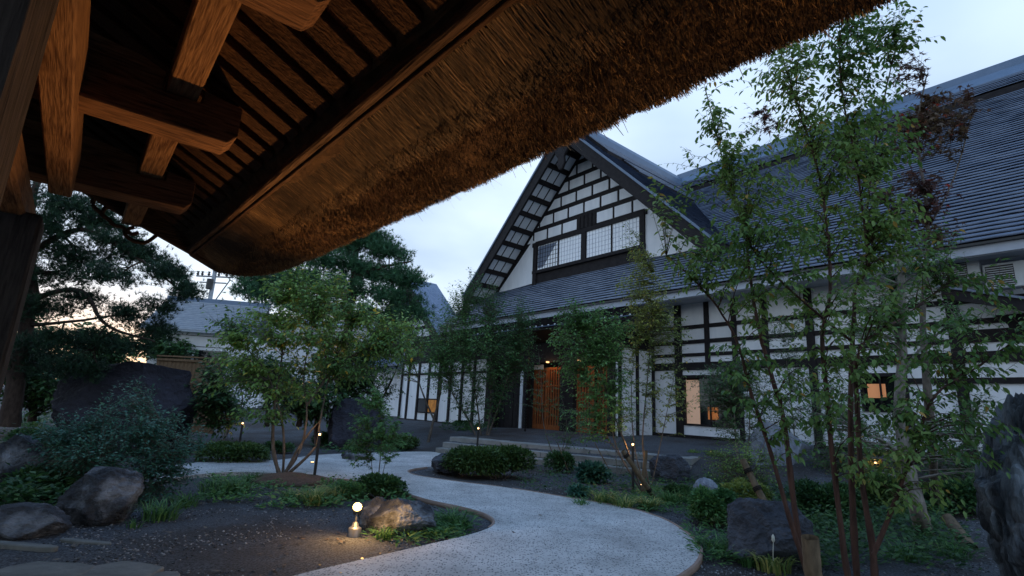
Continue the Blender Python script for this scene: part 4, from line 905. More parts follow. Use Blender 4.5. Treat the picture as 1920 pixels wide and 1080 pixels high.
def bush(name, loc, rad, label, m, n=2600, leaf=.03, tpl='flat', cat='shrub', group=None, bmat=None, lobes=7, flat=.0, hue=None, stems=14):
    """dome of small leaves carried on short branches"""
    tpl = 'flat' if tpl == 'simple' else tpl
    root = thing(name, tuple(loc), label, cat, group); rad = np.array(rad); P = []; D = []; RR = []
    for k in range(lobes):
        a = rng.uniform(0, 6.28); q = rng.random() ** .5 * .6; c = np.array([math.cos(a) * q * rad[0], math.sin(a) * q * rad[1], rad[2] * rng.uniform(.35, .6)]); rr_ = rad * rng.uniform(.38, .6); rr_[2] = rad[2] * rng.uniform(.35, .5)
        m_ = int(n * 2.3) // lobes; v = rng.normal(0, 1, (m_, 3)); v /= np.linalg.norm(v, axis=1)[:, None]; v[:, 2] = np.where(v[:, 2] < -.5, -v[:, 2], v[:, 2]); kk = (.72 + .3 * rng.random(m_))[:, None]
        p = c + v * rr_ * kk; p += rng.normal(0, .012, p.shape); P.append(p); D.append(v + rng.normal(0, .5, v.shape)); RR.append(np.clip(.35 * rng.random() + .65 * rng.random(m_) - .1 + .25 * v[:, 2] * 0, 0, 1))
    P = np.vstack(P); D = np.vstack(D); D /= np.linalg.norm(D, axis=1)[:, None]; RR = np.concatenate(RR); keep = P[:, 2] > .01; P, D, RR = P[keep], D[keep], RR[keep]
    tq = QM()
    for k in range(stems):
        e = P[rng.integers(len(P))]; tq.tube([np.array([e[0] * .15, e[1] * .15, -.03]), e * .5 + (0, 0, .02), e], [.012, .008, .003], 4)
    tq.obj('stems', bmat or BARKG, root)
    leaves('foliage', P, D, leaf * 1.35, m, tpl, root, droop=.1, r=RR)
    return root
def pine(label, base, stems, pads, m, bmat, nl=.11, tufts=26, name='pine_tree', group='pines', needles=11, rn=.004, dens=1.0):
    root = thing(name, tuple(base), label, 'tree', group); off = np.array(base, float); tq = QM(); nodes = []
    for pts_, r0, r1 in stems:
        c = catmull(pts_, 6); rr_ = np.linspace(r0, r1, len(c)); c = c + rng.normal(0, r1 * .4, c.shape); tq.tube(c, rr_, 8); nodes += list(zip(c, rr_))
    tq.obj('trunk', bmat, root, off=off); NP = np.array([p for p, _ in nodes]); NR = np.array([r_ for _, r_ in nodes])
    bq = QM(); P = []; D = []
    for cc, rad, n in pads:
        n = int(n * dens); d = np.linalg.norm(NP - cc, axis=1); i = int(np.argmin(d)); a = NP[i]; mid = (a + cc) / 2 + (0, 0, .1 * d[i]); main = catmull([a, mid, cc], 4); bq.tube(main, np.linspace(min(.06, NR[i] * .6), .02, len(main)), 5)
        T = rpts(cc, rad, n, .2)
        T[:, 2] = cc[2] + (T[:, 2] - cc[2]) * .8
        for p in T:
            b0 = main[rng.integers(len(main) // 2, len(main))]; bq.tube([b0, (b0 + p) / 2 + (0, 0, -.03), p], [.014, .009, .005], 3)
            for _ in range(tufts // 2): P.append(p + rng.normal(0, nl * .8, 3)); v = (p - cc) / (np.linalg.norm(p - cc) + 1e-6) * .5 + (0, 0, .8) + rng.normal(0, .4, 3); D.append(v / np.linalg.norm(v))
    bq.obj('branches', bmat, root, off=off)['kind'] = 'stuff'
    P = np.array(P); D = np.array(D); n = len(P); V = np.zeros((n * needles, 3, 3)); k = 0
    PP = np.repeat(P, needles, 0); DD = np.repeat(D, needles, 0) + rng.normal(0, .6, (n * needles, 3)); DD /= np.linalg.norm(DD, axis=1)[:, None]
    Wv = np.cross(DD, rng.normal(0, 1, DD.shape)); Wv /= np.linalg.norm(Wv, axis=1)[:, None]; L_ = (nl * rng.uniform(.6, 1.2, len(DD)))[:, None]
    V = np.stack([PP - Wv * rn, PP + Wv * rn, PP + DD * L_], 1).reshape(-1, 3) - off
    leaf_r = np.repeat(np.repeat(np.clip(.15 + rng.random(n) * .7, 0, 1), needles), 3)
    o = link('crown', mesh_np('crown', V, np.arange(len(V)).reshape(-1, 3), m, leaf_r), root); o['kind'] = 'stuff'
    return root

# ------------------------------------------------------------------ rocks
def onf(px_, py_, dz=0): p = foot(px_, py_); return Vector((p[0], p[1], p[2] + dz))
rock('rock', at(240, 766, 14.6) + np.array([0, 0, 0]), (1.85, 1.3, 1.32), ROCKD, 'huge dark flat-topped boulder behind the dark green shrub at left', 3, rz=.2, cuts=3, box=5, rough_=.16, sub=6, tilt=(0, .03), group='garden rocks')
rock('rock', onf(190, 975, .26), (.45, .42, .36), ROCK, 'grey white-topped rock at the foot of the dark green shrub', 11, rz=.4)
rock('rock', onf(40, 1000, .10), (.48, .34, .20), ROCK, 'low flat grey rock at the bottom left beside the paving slabs', 12)
rock('rock', onf(20, 920, .42), (.40, .4, .42), ROCK, 'upright grey rock at the left edge in front of the shrubs', 14)
rock('rock', onf(757, 995, .13), (.52, .38, .27), ROCK, 'broad grey rock lying beside the lit spotlight', 15, rz=-.2, cuts=4)
rock('rock', onf(700, 985, .13), (.26, .3, .22), ROCK, 'small grey rock just behind the spotlight head', 35, rz=.2, cuts=3)
rock('rock', onf(838, 886, .17), (.42, .5, .30), ROCKB, 'dark smooth rock at the tip of the bed left of the low juniper', 17)
rock('rock', onf(1254, 903, .26), (.50, .48, .40), ROCKB, 'dark rounded rock right of the three-legged log support', 18)
rock('rock', onf(1325, 940, .16), (.26, .24, .26), ROCKP, 'small pale mottled rock among the orange-tipped shrubs', 19)
rock('rock', onf(1442, 1050, .26), (.56, .5, .46), ROCKB, 'dark blue-grey boulder in front of the leaning log support', 20, rz=.5, cuts=4)
rock('rock', onf(665, 865, .12), (.35, .3, .2), ROCK, 'low grey rock under the clipped shrub behind the path', 22)
rock('rock', onf(660, 840, .5), (1.1, .9, 1.1), ROCKD, 'dark boulder in the shade behind the clipped shrubs at centre left', 24, rz=.2)
rock('rock', onf(1462, 905, .62), (.95, .5, 1.0), ROCKP, 'pale blue-grey upright boulder behind the thin stemmed tree', 26, cuts=2, rough_=.28)
rock('rock', onf(745, 812, .2), (.4, .35, .4), ROCKD, 'small dark rock at the corner of the white wall panels', 28)
rock('rock', st(-.62, 7.25, .70), (.62, .55, 1.42), ROCKS, 'tall weathered standing stone with pale streaks at the right edge', 31, rz=.3, cuts=3, rough_=.42, sub=6, tilt=(0, .12), box=3)
rock('rock', onf(60, 850, .02), (1.2, .5, .16), ROCKD, 'long low dark stone slab behind the left rocks', 33)

# ------------------------------------------------------------------ lamps
def bollard(p, h, label, lit=True, e=6):
    t0 = thing('garden_light', tuple(p), label, 'garden light', 'black bollard lights along the path')
    q = QM(); q.tube([(0, 0, -.05), (0, 0, h - .07)], [.028, .028], 12); q.obj('post', BLACKM, t0)
    q = QM(); q.tube([(0, 0, h - .025), (0, 0, h - .012), (0, 0, h), (0, 0, h + .004)], [.052, .052, .035, .001], 16); q.tube([(0, 0, h - .07), (0, 0, h - .06)], [.04, .04], 12); q.obj('cap', BLACKM, t0)
    q = QM(); q.tube([(0, 0, h - .06), (0, 0, h - .026)], [.02, .02], 10); q.obj('lamp', LAMP, t0)
    l_ = bpy.data.lights.new('garden_light_lamp', 'POINT'); l_.energy = e * 2.6; l_.color = (1, .50, .16); l_.shadow_soft_size = .03
    lo_ = bpy.data.objects.new('garden_light_lamp', l_); COL.objects.link(lo_); lo_.location = (p[0], p[1], p[2] + h - .045); return t0
bollard(foot(588, 905), .93, 'black bollard light nearest the camera, right of the multi-stemmed tree', e=7)
bollard(foot(893, 868), .98, 'black bollard light in front of the steps beside the uplit tree', e=9)
bollard(foot(1187, 922), .98, 'black bollard light beside the log support right of the path', e=8)
bollard(foot(1648, 935), .80, 'bollard light half hidden in the leaves under the thick trunk at right', e=5)
bollard(foot(446, 850), .85, 'bollard light at the back left among the low shrubs', e=5)
# small uplights in the beds
def uplight(px_, py_, e, label, tgt=None):
    p = foot(px_, py_); t0 = thing('uplight', tuple(p), label, 'garden light', 'small black uplights hidden in the beds')
    q = QM(); q.tube([(0, 0, -.03), (0, 0, .07)], [.035, .045], 12); q.obj('housing', BLACKM, t0)
    q = QM(); q.tube([(0, 0, .068), (0, 0, .074)], [.036, .036], 12); q.obj('lens', LAMP, t0)
    l_ = bpy.data.lights.new('uplight_lamp', 'SPOT'); l_.energy = e * 2.8; l_.color = (1, .48, .13); l_.spot_size = R(52); l_.spot_blend = .8; l_.shadow_soft_size = .04
    lo_ = bpy.data.objects.new('uplight_lamp', l_); COL.objects.link(lo_); lo_.location = (p[0], p[1], p[2] + .1)
    d = Vector(tgt) - Vector(lo_.location) if tgt is not None else Vector((0, 0, 1)); lo_.rotation_euler = d.to_track_quat('-Z', 'Y').to_euler()
uplight(585, 872, 75, 'uplight behind the bollard at the foot of the reddish trunk', at(600, 690, 12.0))
uplight(790, 838, 80, 'uplight by the clipped shrubs below the thin lit trunk', at(815, 720, 17))
uplight(915, 850, 60, 'uplight at the foot of the tree in front of the steps', at(905, 735, 17))
uplight(1655, 930, 50, 'uplight in the shrubs below the thick leaning trunk', at(1690, 760, 8.6))
uplight(1200, 915, 45, 'uplight below the log support right of the path', at(1190, 800, 10.8))
# the bright spotlight
sp_p = foot(664, 1006); SPH = .36
spt = thing('spotlight', tuple(sp_p), 'lit round spotlight on a short aluminium base beside the grey rock', 'spotlight')
q = QM(); q.tube([(0, 0, -.03), (0, 0, .09), (0, 0, .10), (0, 0, .115), (0, 0, .15), (0, 0, .16)], [.075, .075, .066, .04, .03, .012], 24); q.tube([(0, 0, .15), (0, 0, .27)], [.012, .012], 8); q.obj('base', STEEL, spt, smooth=False)
tgt = Vector(st(-3.0, 1.6, 3.1)); hp = Vector((sp_p[0], sp_p[1], sp_p[2] + .31)); dv = (tgt - hp).normalized(); dn = np.array(dv)
q = QM(); h0 = np.array([0, 0, .31]); q.tube([h0 - dn * .10, h0 - dn * .09, h0 + dn * .02, h0 + dn * .03], [.02, .045, .05, .053], 24); q.obj('head', STEEL, spt)
q = QM(); q.tube([h0 + dn * .022, h0 + dn * .036, h0 + dn * .045], [.052, .05, .002], 24); q.obj('lens', LAMPB, spt)
sl = bpy.data.lights.new('spotlight_lamp', 'SPOT'); sl.energy = 760; sl.color = (1, .47, .15); sl.spot_size = R(76); sl.spot_blend = 1.0; sl.shadow_soft_size = .05
slo = bpy.data.objects.new('spotlight_lamp', sl); COL.objects.link(slo); slo.location = hp + dv * .06; slo.rotation_euler = dv.to_track_quat('-Z', 'Y').to_euler()
pl2 = bpy.data.lights.new('spotlight_spill', 'POINT'); pl2.energy = 32; pl2.color = (1, .55, .18); pl2.shadow_soft_size = .05
plo = bpy.data.objects.new('spotlight_spill', pl2); COL.objects.link(plo); plo.location = hp + dv * .08

# ------------------------------------------------------------------ trees
# right-hand multi-stemmed tree close to the camera
D5 = 5.45
rb = foot(1600, 1112)
def S(p, d=D5): return px3(p, d)
stems = [(S([(1528, 1130), (1515, 1080), (1480, 970), (1445, 850), (1405, 725), (1380, 635), (1325, 550), (1250, 480, .2)]), .030, .007),
         (S([(1528, 1130, .1), (1520, 1080, .1), (1495, 990, .1), (1470, 790, .1), (1450, 715, .1), (1420, 605, .1), (1405, 500, .2), (1395, 425, .2), (1365, 340, .2), (1322, 165, .2)]), .034, .006),
         (S([(1612, 1130), (1590, 1080), (1575, 975), (1557, 820), (1550, 740), (1542, 630), (1557, 540), (1550, 425), (1535, 325), (1505, 225), (1480, 150), (1452, 60)]), .032, .006),
         (S([(1625, 1130, .2), (1607, 1080, .2), (1597, 900, .2), (1595, 740, .2), (1600, 615, .2), (1605, 540, .2), (1625, 500, .2), (1627, 375, .2), (1650, 225, .2), (1690, 40, .2)]), .036, .006),
         (S([(1645, 1130), (1640, 1080), (1635, 1020), (1615, 890), (1607, 750), (1605, 690), (1622, 640), (1700, 590, .3), (1790, 520, .4)]), .04, .007),
         (S([(1638, 1040, -.1), (1680, 935, -.2), (1720, 820, -.3), (1755, 740, -.4), (1830, 690, -.4), (1900, 640, -.5)]), .022, .005),
         (S([(1630, 500, .2), (1605, 300, .1), (1580, 185), (1575, 75), (1595, -20)]), .014, .005),
         (S([(1597, 640, .2), (1500, 560, 0), (1420, 480, -.2), (1395, 420, -.2)]), .014, .005)]
bl = [B(1475, 130, 5.2, 75, 110, 30), B(1600, 90, 5.3, 110, 110, 46), B(1665, 60, 5.5, 60, 85, 22), B(1355, 270, 5.2, 32, 100, 16), B(1325, 210, 5.3, 12, 60, 6), B(1285, 340, 5.4, 18, 75, 7), B(1235, 380, 5.4, 18, 60, 5), B(1680, 60, 5.5, 20, 70, 8),
      B(1420, 340, 5.2, 95, 120, 38), B(1560, 270, 5.4, 110, 130, 56), B(1650, 260, 5.6, 80, 120, 36), B(1590, 430, 5.6, 130, 100, 54), B(1430, 480, 5.2, 140, 80, 44), B(1330, 500, 5.3, 80, 70, 18),
      B(1530, 580, 5.4, 160, 60, 32), B(1700, 470, 5.6, 70, 80, 18), B(1745, 480, 5.8, 45, 70, 14), B(1720, 640, 5.2, 110, 80, 20), B(1840, 660, 5.0, 100, 80, 16), B(1620, 760, 5.1, 110, 90, 16), B(1790, 790, 5.0, 110, 100, 20),
      B(1490, 760, 5.2, 80, 110, 14), B(1390, 690, 5.3, 60, 80, 10), B(1880, 560, 5.6, 50, 40, 8), B(1560, 690, 5.1, 80, 80, 10), B(1700, 900, 5.0, 100, 70, 16)]
plant_tree('tall thin-stemmed tree close to the camera with glossy green leaves', stems, bl, .072, G_FORE, BARKR, tpl='oval', per=10, droop=.75, shoots=2, twig_r=.0045, nobj=300, shoot_len=.24, name='garden_tree', dens=1.45, up=.9)
# dark red maple behind it
mb_ = foot(1755, 960); Dm = 8.6
plant_tree('maple with dark red leaves behind the thin-stemmed tree', [(np.array([mb_, at(1745, 800, Dm), at(1730, 600, Dm), at(1740, 420, Dm), at(1720, 250, Dm), at(1740, 130, Dm)]), .07, .008), (np.array([at(1745, 420, Dm), at(1790, 330, Dm), at(1825, 200, Dm)]), .02, .006), (np.array([at(1735, 480, Dm), at(1600, 320, Dm), at(1420, 210, Dm)]), .02, .005)],
           [B(1735, 250, Dm, 60, 60, 40), B(1770, 210, Dm, 50, 45, 26), B(1720, 370, Dm, 50, 55, 30), B(1690, 130, Dm, 40, 50, 10), B(1430, 230, Dm, 30, 35, 8), B(1560, 240, Dm, 80, 60, 12), B(1740, 440, Dm, 45, 30, 10), B(1820, 180, Dm, 10, 10, 2), B(1640, 330, Dm, 60, 60, 12)],
           .10, G_RED, BARKG, tpl='maple', per=7, droop=.5, shoots=2, shoot_len=.3, name='maple_tree')
# thick grey trunk leaning, with log brace
tb_ = foot(1735, 1003)
plant_tree('thick pale grey trunk leaning left behind the standing stone', [(np.array([tb_, at(1722, 960, 7.9), at(1700, 870, 8), at(1688, 780, 8), at(1690, 680, 8), at(1690, 560, 8), at(1680, 430, 8)]), .125, .04), (np.array([at(1696, 860, 8), at(1660, 830, 8), at(1615, 810, 8)]), .045, .015), (np.array([at(1690, 700, 8), at(1740, 640, 8), at(1800, 600, 7.8)]), .03, .01)],
           [B(1680, 520, 8, 90, 60, 34), B(1600, 600, 8, 80, 60, 24), B(1740, 600, 8, 90, 50, 26), B(1560, 790, 8, 60, 80, 26), B(1830, 840, 7.8, 60, 60, 16)], .07, G_MID, BARKP, per=8, twig_r=.008, name='garden_tree')
# three light trees by the entrance
def quick(label, fx, fy, depth_off, stempx, blobspx, leaf, lm, bm_, r0, tpl='simple', per=8, **kw):
    b = foot(fx, fy); d = b[1] + depth_off; stems_ = []
    for i, s_ in enumerate(stempx):
        pts_ = [at(x, y, d) for x, y in s_]
        if i >= 0 and kw.get('_root', True) and abs(s_[0][1] - fy) < 12: pts_[0] = b + rng.normal(0, .03, 3) * (1, 1, 0)
        stems_.append((np.array(pts_), r0 * (1 if i == 0 else .7), r0 * .16))
    kw.pop('_root', None)
    return plant_tree(label, stems_, [B(x, y, d, rx, ry, n) for x, y, rx, ry, n in blobspx], leaf, lm, bm_, tpl=tpl, per=per, **kw)
quick('multi-stemmed tree with soft green leaves left of the path, its stems lit orange', 528, 898, 0,
      [[(520, 898), (512, 840), (515, 760), (530, 650), (520, 560)], [(530, 900), (560, 850), (575, 780), (570, 700), (590, 600)], [(545, 898), (590, 840), (600, 790), (620, 700), (660, 600)], [(500, 895), (560, 840), (585, 805), (600, 790)], [(528, 898), (530, 800), (500, 700), (450, 640)], [(575, 760), (640, 680), (720, 640)]],
      [(470, 640, 70, 16, 22), (520, 600, 70, 18, 26), (590, 560, 80, 16, 26), (540, 545, 60, 14, 18), (640, 590, 80, 16, 26), (560, 640, 90, 16, 28), (660, 640, 90, 16, 28), (730, 610, 60, 14, 18), (740, 660, 60, 16, 18), (610, 690, 90, 14, 22), (480, 690, 70, 14, 20), (430, 720, 45, 20, 14), (540, 730, 80, 16, 18), (690, 700, 60, 14, 14), (620, 530, 50, 14, 12), (500, 780, 50, 18, 10), (560, 515, 40, 10, 8), (440, 610, 40, 14, 10)],
      .10, G_LIME, BARKG, .045, per=9, droop=.6, shoots=4, shoot_len=.4, up=.4, dens=1.7, name='garden_tree', bright=-.26)
quick('small tree with pale slanting stems at the far left of the path', 418, 826, 0,
      [[(418, 826), (435, 790), (455, 750), (440, 690)], [(414, 826), (425, 780), (420, 720)], [(430, 800), (470, 740), (480, 700)]],
      [(430, 720, 45, 50, 40), (470, 690, 40, 40, 30), (400, 690, 30, 50, 22), (440, 780, 35, 25, 12)], .09, G_MID, BARKP, .05, per=8, dens=2.8, name='garden_tree')
quick('slender green tree uplit orange in front of the steps', 905, 846, 0,
      [[(905, 846), (880, 790), (850, 740), (830, 680)], [(912, 848), (918, 780), (920, 700), (915, 600)], [(918, 848), (935, 760), (960, 680), (975, 620)], [(900, 846), (895, 760), (880, 680), (870, 600)]],
      [(850, 625, 72, 62, 60), (945, 605, 75, 62, 70), (900, 670, 95, 62, 80), (840, 690, 60, 45, 40), (965, 670, 50, 55, 44), (900, 745, 65, 45, 34), (900, 550, 50, 30, 20), (885, 520, 8, 35, 4), (860, 560, 40, 30, 14)], .09, G_MID, BARKG, .05, tpl='simple', per=9, shoots=3, shoot_len=.4, dens=3.6, name='garden_tree', bright=-.1)
quick('tree with light green leaves in front of the orange doors, leaning on its log support', 1205, 922, 0,
      [[(1205, 922), (1175, 840), (1145, 760), (1120, 680), (1090, 610)], [(1200, 925), (1165, 860), (1130, 800), (1100, 700)], [(1195, 920), (1150, 820), (1150, 700), (1125, 640)]],
      [(1080, 640, 58, 80, 50), (1135, 630, 58, 65, 50), (1115, 700, 70, 65, 44), (1068, 590, 28, 40, 14), (1150, 750, 50, 55, 24), (1040, 650, 20, 40, 8), (1100, 790, 50, 40, 14)], .075, G_MID, BARKG, .025, tpl='simple', per=9, shoots=2, dens=3.2, name='garden_tree', bright=.25)
quick('narrow tree with yellowish leaves right of the light green tree', 1215, 918, .15,
      [[(1215, 918), (1205, 830), (1215, 700), (1222, 600), (1225, 510)], [(1222, 918), (1245, 800), (1265, 700)], [(1218, 918), (1190, 840), (1185, 700), (1210, 600)]],
      [(1215, 570, 55, 60, 44), (1200, 490, 28, 45, 18), (1240, 620, 60, 50, 34), (1180, 540, 35, 35, 12), (1230, 700, 60, 55, 18), (1250, 760, 55, 55, 14), (1175, 440, 8, 30, 4), (1180, 650, 40, 50, 12)], .07, G_YEL, BARKG, .022, per=8, dens=3.0, name='garden_tree')
quick('dense small-leaved evergreen tree covering the lit window', 1385, 905, .8,
      [[(1385, 905), (1380, 830), (1375, 750), (1370, 700)], [(1390, 905), (1405, 820), (1400, 720)]],
      [(1360, 725, 60, 45, 90), (1410, 740, 45, 50, 50), (1330, 745, 30, 30, 24), (1400, 690, 40, 25, 24), (1380, 800, 60, 30, 30)], .06, G_DEEP, BARKP, .04, per=9, shoots=3, dens=2.6, name='garden_tree', bright=.15)
quick('thin young tree standing behind the bright spotlight', 706, 925, 0,
      [[(706, 925), (712, 870), (716, 800), (705, 750)], [(708, 925), (725, 860), (745, 800)], [(704, 925), (695, 850), (690, 790)]],
      [(700, 790, 45, 40, 26), (730, 830, 40, 35, 18), (675, 840, 35, 30, 14), (700, 745, 30, 22, 10)], .075, G_MID, BARKG, .012, tpl='maple', per=6, dens=2.6, name='young_tree', twig_r=.004, shoot_len=.12)
quick('thin lit trunk with few leaves beside the white wall panels', 800, 838, .2,
      [[(800, 838), (812, 790), (825, 740), (830, 680), (850, 640)], [(815, 790), (790, 730), (770, 660)]],
      [(770, 640, 50, 45, 36), (820, 620, 40, 40, 26), (750, 690, 40, 30, 14), (860, 640, 30, 30, 14)], .1, G_LIME, BARKG, .06, per=7, dens=2.6, name='garden_tree', bright=-.15)
quick('tree with a reddish trunk lit from below behind the bollard light', 598, 840, 1.2,
      [[(598, 840), (594, 780), (600, 720), (612, 660), (620, 600)], [(600, 720), (640, 680), (680, 660)]],
      [(640, 640, 60, 50, 34), (600, 600, 60, 40, 30), (600, 690, 24, 16, 8)], .12, G_LIME, BARKR, .12, per=8, dens=2.4, name='garden_tree')
quick('bare young tree with thin leafy stems in front of the porch', 1045, 880, 0,
      [[(1045, 880), (1020, 800), (1015, 720), (1010, 660)], [(1050, 880), (1062, 800), (1050, 730)], [(1042, 878), (1070, 820), (1100, 790)]],
      [(1020, 740, 40, 60, 16), (1060, 800, 45, 40, 16), (1090, 810, 40, 40, 12)], .06, G_DEEP, BARKG, .016, per=7, dens=2.2, name='young_tree', bright=.2)
quick('thin evergreen sapling with upright twigs beside the white porch wall', 1160, 895, .6,
      [[(1160, 895), (1155, 820), (1165, 740)], [(1165, 895), (1185, 830), (1180, 760)]],
      [(1160, 790, 30, 50, 22), (1190, 800, 25, 45, 14), (1170, 850, 40, 30, 12)], .055, G_DEEP, BARKG, .014, tpl='narrow', per=8, name='young_tree', bright=.2)

for i, (fx, fy, d_, sx, bl_, lm_, lb) in enumerate([
    (1500, 905, .6, [(1500, 905), (1490, 820), (1480, 720), (1470, 640)], [(1480, 640, 55, 60, 26), (1500, 720, 60, 60, 28), (1460, 780, 50, 50, 18), (1520, 810, 45, 45, 20)], G_DEEP, 'slim dark-leaved tree between the pale boulder and the thin stems'),
    (1585, 925, .8, [(1585, 925), (1575, 860), (1580, 780), (1570, 700)], [(1570, 740, 45, 70, 28), (1600, 820, 50, 50, 28), (1550, 860, 50, 40, 24)], G_DEEP, 'dark leafy young tree behind the middle stems'),
    (1660, 940, .6, [(1660, 940), (1650, 880), (1640, 800)], [(1640, 830, 50, 50, 30), (1670, 880, 50, 40, 26), (1620, 890, 40, 40, 20)], G_AZ, 'tall bush with yellowish leaves lit from below left of the thick trunk'),
    (1790, 950, .4, [(1790, 950), (1800, 880), (1810, 800)], [(1800, 820, 55, 50, 30), (1770, 880, 55, 40, 28), (1830, 900, 40, 40, 20), (1850, 760, 40, 40, 14)], G_DEEP, 'dark leafy bush between the thick trunk and the standing stone'),
    (1395, 925, .2, [(1395, 925), (1400, 880), (1410, 840)], [(1390, 860, 50, 35, 26), (1430, 880, 50, 35, 26), (1350, 870, 40, 30, 18)], G_LIME, 'feathery light green bush in front of the pale boulder')]):
    quick(lb, fx, fy, d_, [sx, [(fx + 8, fy), (fx + 30, fy - 70), (fx + 45, fy - 120)]], bl_, .065 if lm_ is not G_LIME else .05, lm_, BARKG, .022, per=8, tpl='flat', name='young_tree', dens=2.4, shoots=3, bright=.1 if lm_ is not G_LIME else -.15)

# pines
def pads_px(lst, depth): return [(at(x, y, depth + dz), (rx * depth / F, rx * depth / F, ry * depth / F), n) for x, y, rx, ry, n, dz in lst]
dP = 13.5; pbx = foot(40, 880)
def A(x, y, d): return at(x, y, d)
pine('large spreading pine with dark branches at the left beyond the gate post', tuple(A(20, 800, dP)), [(np.array([A(20, 800, dP), A(30, 700, dP), A(60, 560, dP), A(50, 420, dP), A(80, 330, dP)]), .22, .06),
     (np.array([A(50, 480, dP), A(150, 430, dP), A(250, 480, dP), A(340, 545, dP)]), .09, .02), (np.array([A(55, 560, dP), A(150, 545, dP), A(200, 610, dP), A(290, 640, dP)]), .08, .02), (np.array([A(60, 420, dP), A(130, 390, dP), A(170, 370, dP)]), .07, .02), (np.array([A(60, 610, dP), A(160, 600, dP), A(280, 580, dP)]), .05, .015)],
     pads_px([(130, 385, 55, 22, 34, 0), (190, 415, 50, 25, 36, .2), (90, 430, 60, 30, 36, -.3), (220, 455, 45, 20, 30, 0), (270, 480, 40, 18, 28, .3), (310, 510, 35, 18, 26, 0), (345, 545, 28, 16, 20, 0), (150, 480, 60, 25, 36, .4), (90, 510, 70, 30, 36, 0), (220, 520, 45, 18, 20, -.3),
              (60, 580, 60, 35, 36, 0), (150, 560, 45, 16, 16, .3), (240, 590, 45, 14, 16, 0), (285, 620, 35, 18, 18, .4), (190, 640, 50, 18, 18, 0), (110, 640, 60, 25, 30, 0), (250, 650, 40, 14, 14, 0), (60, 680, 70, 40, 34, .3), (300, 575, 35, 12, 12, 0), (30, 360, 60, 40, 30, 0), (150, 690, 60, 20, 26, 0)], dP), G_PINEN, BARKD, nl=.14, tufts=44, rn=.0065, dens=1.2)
dQ = 27.
pine('broad pine with layered bright green pads behind the left garden tree', tuple(A(640, 790, dQ)), [(np.array([A(640, 790, dQ), A(645, 700, dQ), A(655, 600, dQ), A(665, 500, dQ), A(670, 440, dQ)]), .35, .10), (np.array([A(655, 560, dQ), A(560, 540, dQ), A(470, 530, dQ)]), .15, .04), (np.array([A(660, 520, dQ), A(720, 500, dQ), A(770, 490, dQ)]), .12, .04)],
     pads_px([(690, 448, 50, 14, 40, 0), (650, 465, 55, 15, 40, .4), (730, 475, 45, 13, 34, 0), (620, 495, 70, 17, 50, 0), (700, 510, 65, 16, 50, .5), (750, 525, 45, 14, 34, 0), (560, 525, 60, 15, 40, 0), (490, 525, 48, 13, 34, .4), (470, 545, 35, 12, 22, 0), (640, 540, 80, 18, 50, 0), (740, 560, 50, 14, 30, 0), (600, 580, 80, 20, 44, 0), (700, 590, 70, 20, 34, 0), (520, 560, 50, 13, 26, 0), (770, 590, 35, 12, 16, 0)], dQ), G_PINE, BARKD, nl=.26, tufts=44, rn=.014)
quick('broadleaf tree seen above the smaller gabled building', 845, 760, 30,
      [[(845, 700), (840, 620), (820, 560), (815, 530)], [(843, 640), (865, 590), (880, 560)]],
      [(815, 540, 28, 30, 46), (850, 575, 40, 30, 60), (880, 600, 30, 25, 34), (800, 585, 35, 30, 40)], .32, G_MID, BARKD, .3, per=9, droop=.3, shoots=3, shoot_len=1.2, twig_r=.03, name='background_tree', _root=False)
# background greenery at the left
for i, (x, y, d, rx, ry, n, lb) in enumerate([(60, 700, 17, 110, 60, 90, 'dark leafy thicket behind the pine at the left edge'), (170, 650, 22, 80, 45, 60, 'dark hedge-like tree beyond the huge boulder'), (20, 620, 19, 90, 60, 70, 'tall dark tree filling the left edge behind the gate post'), (300, 650, 40, 60, 25, 40, 'distant low trees beyond the fence at left')]):
    plant_tree(lb, [(np.array([at(x, 790, d), at(x + 5, y + 30, d), at(x, y - 10, d)]), .12, .03)], [B(x, y, d, rx, ry, n), B(x + rx * .5, y + ry * .5, d, rx * .6, ry * .6, n // 2)], .16 * d / 17, G_DEEP, BARKD, per=8, shoots=3, shoot_len=.5, twig_r=.012, tpl='flat', name='background_tree')
quick('broad leafy tree with drooping foliage filling the gap left of the white wall panels', 690, 835, 3.5,
      [[(690, 835), (700, 740), (690, 660)], [(700, 780), (740, 700), (760, 640)]],
      [(700, 660, 60, 50, 50), (760, 620, 40, 35, 26), (650, 700, 50, 50, 36), (700, 740, 50, 40, 26)], .13, G_DEEP, BARKD, .08, per=8, shoots=3, shoot_len=.5, dens=3.0, name='garden_tree', bright=.1)

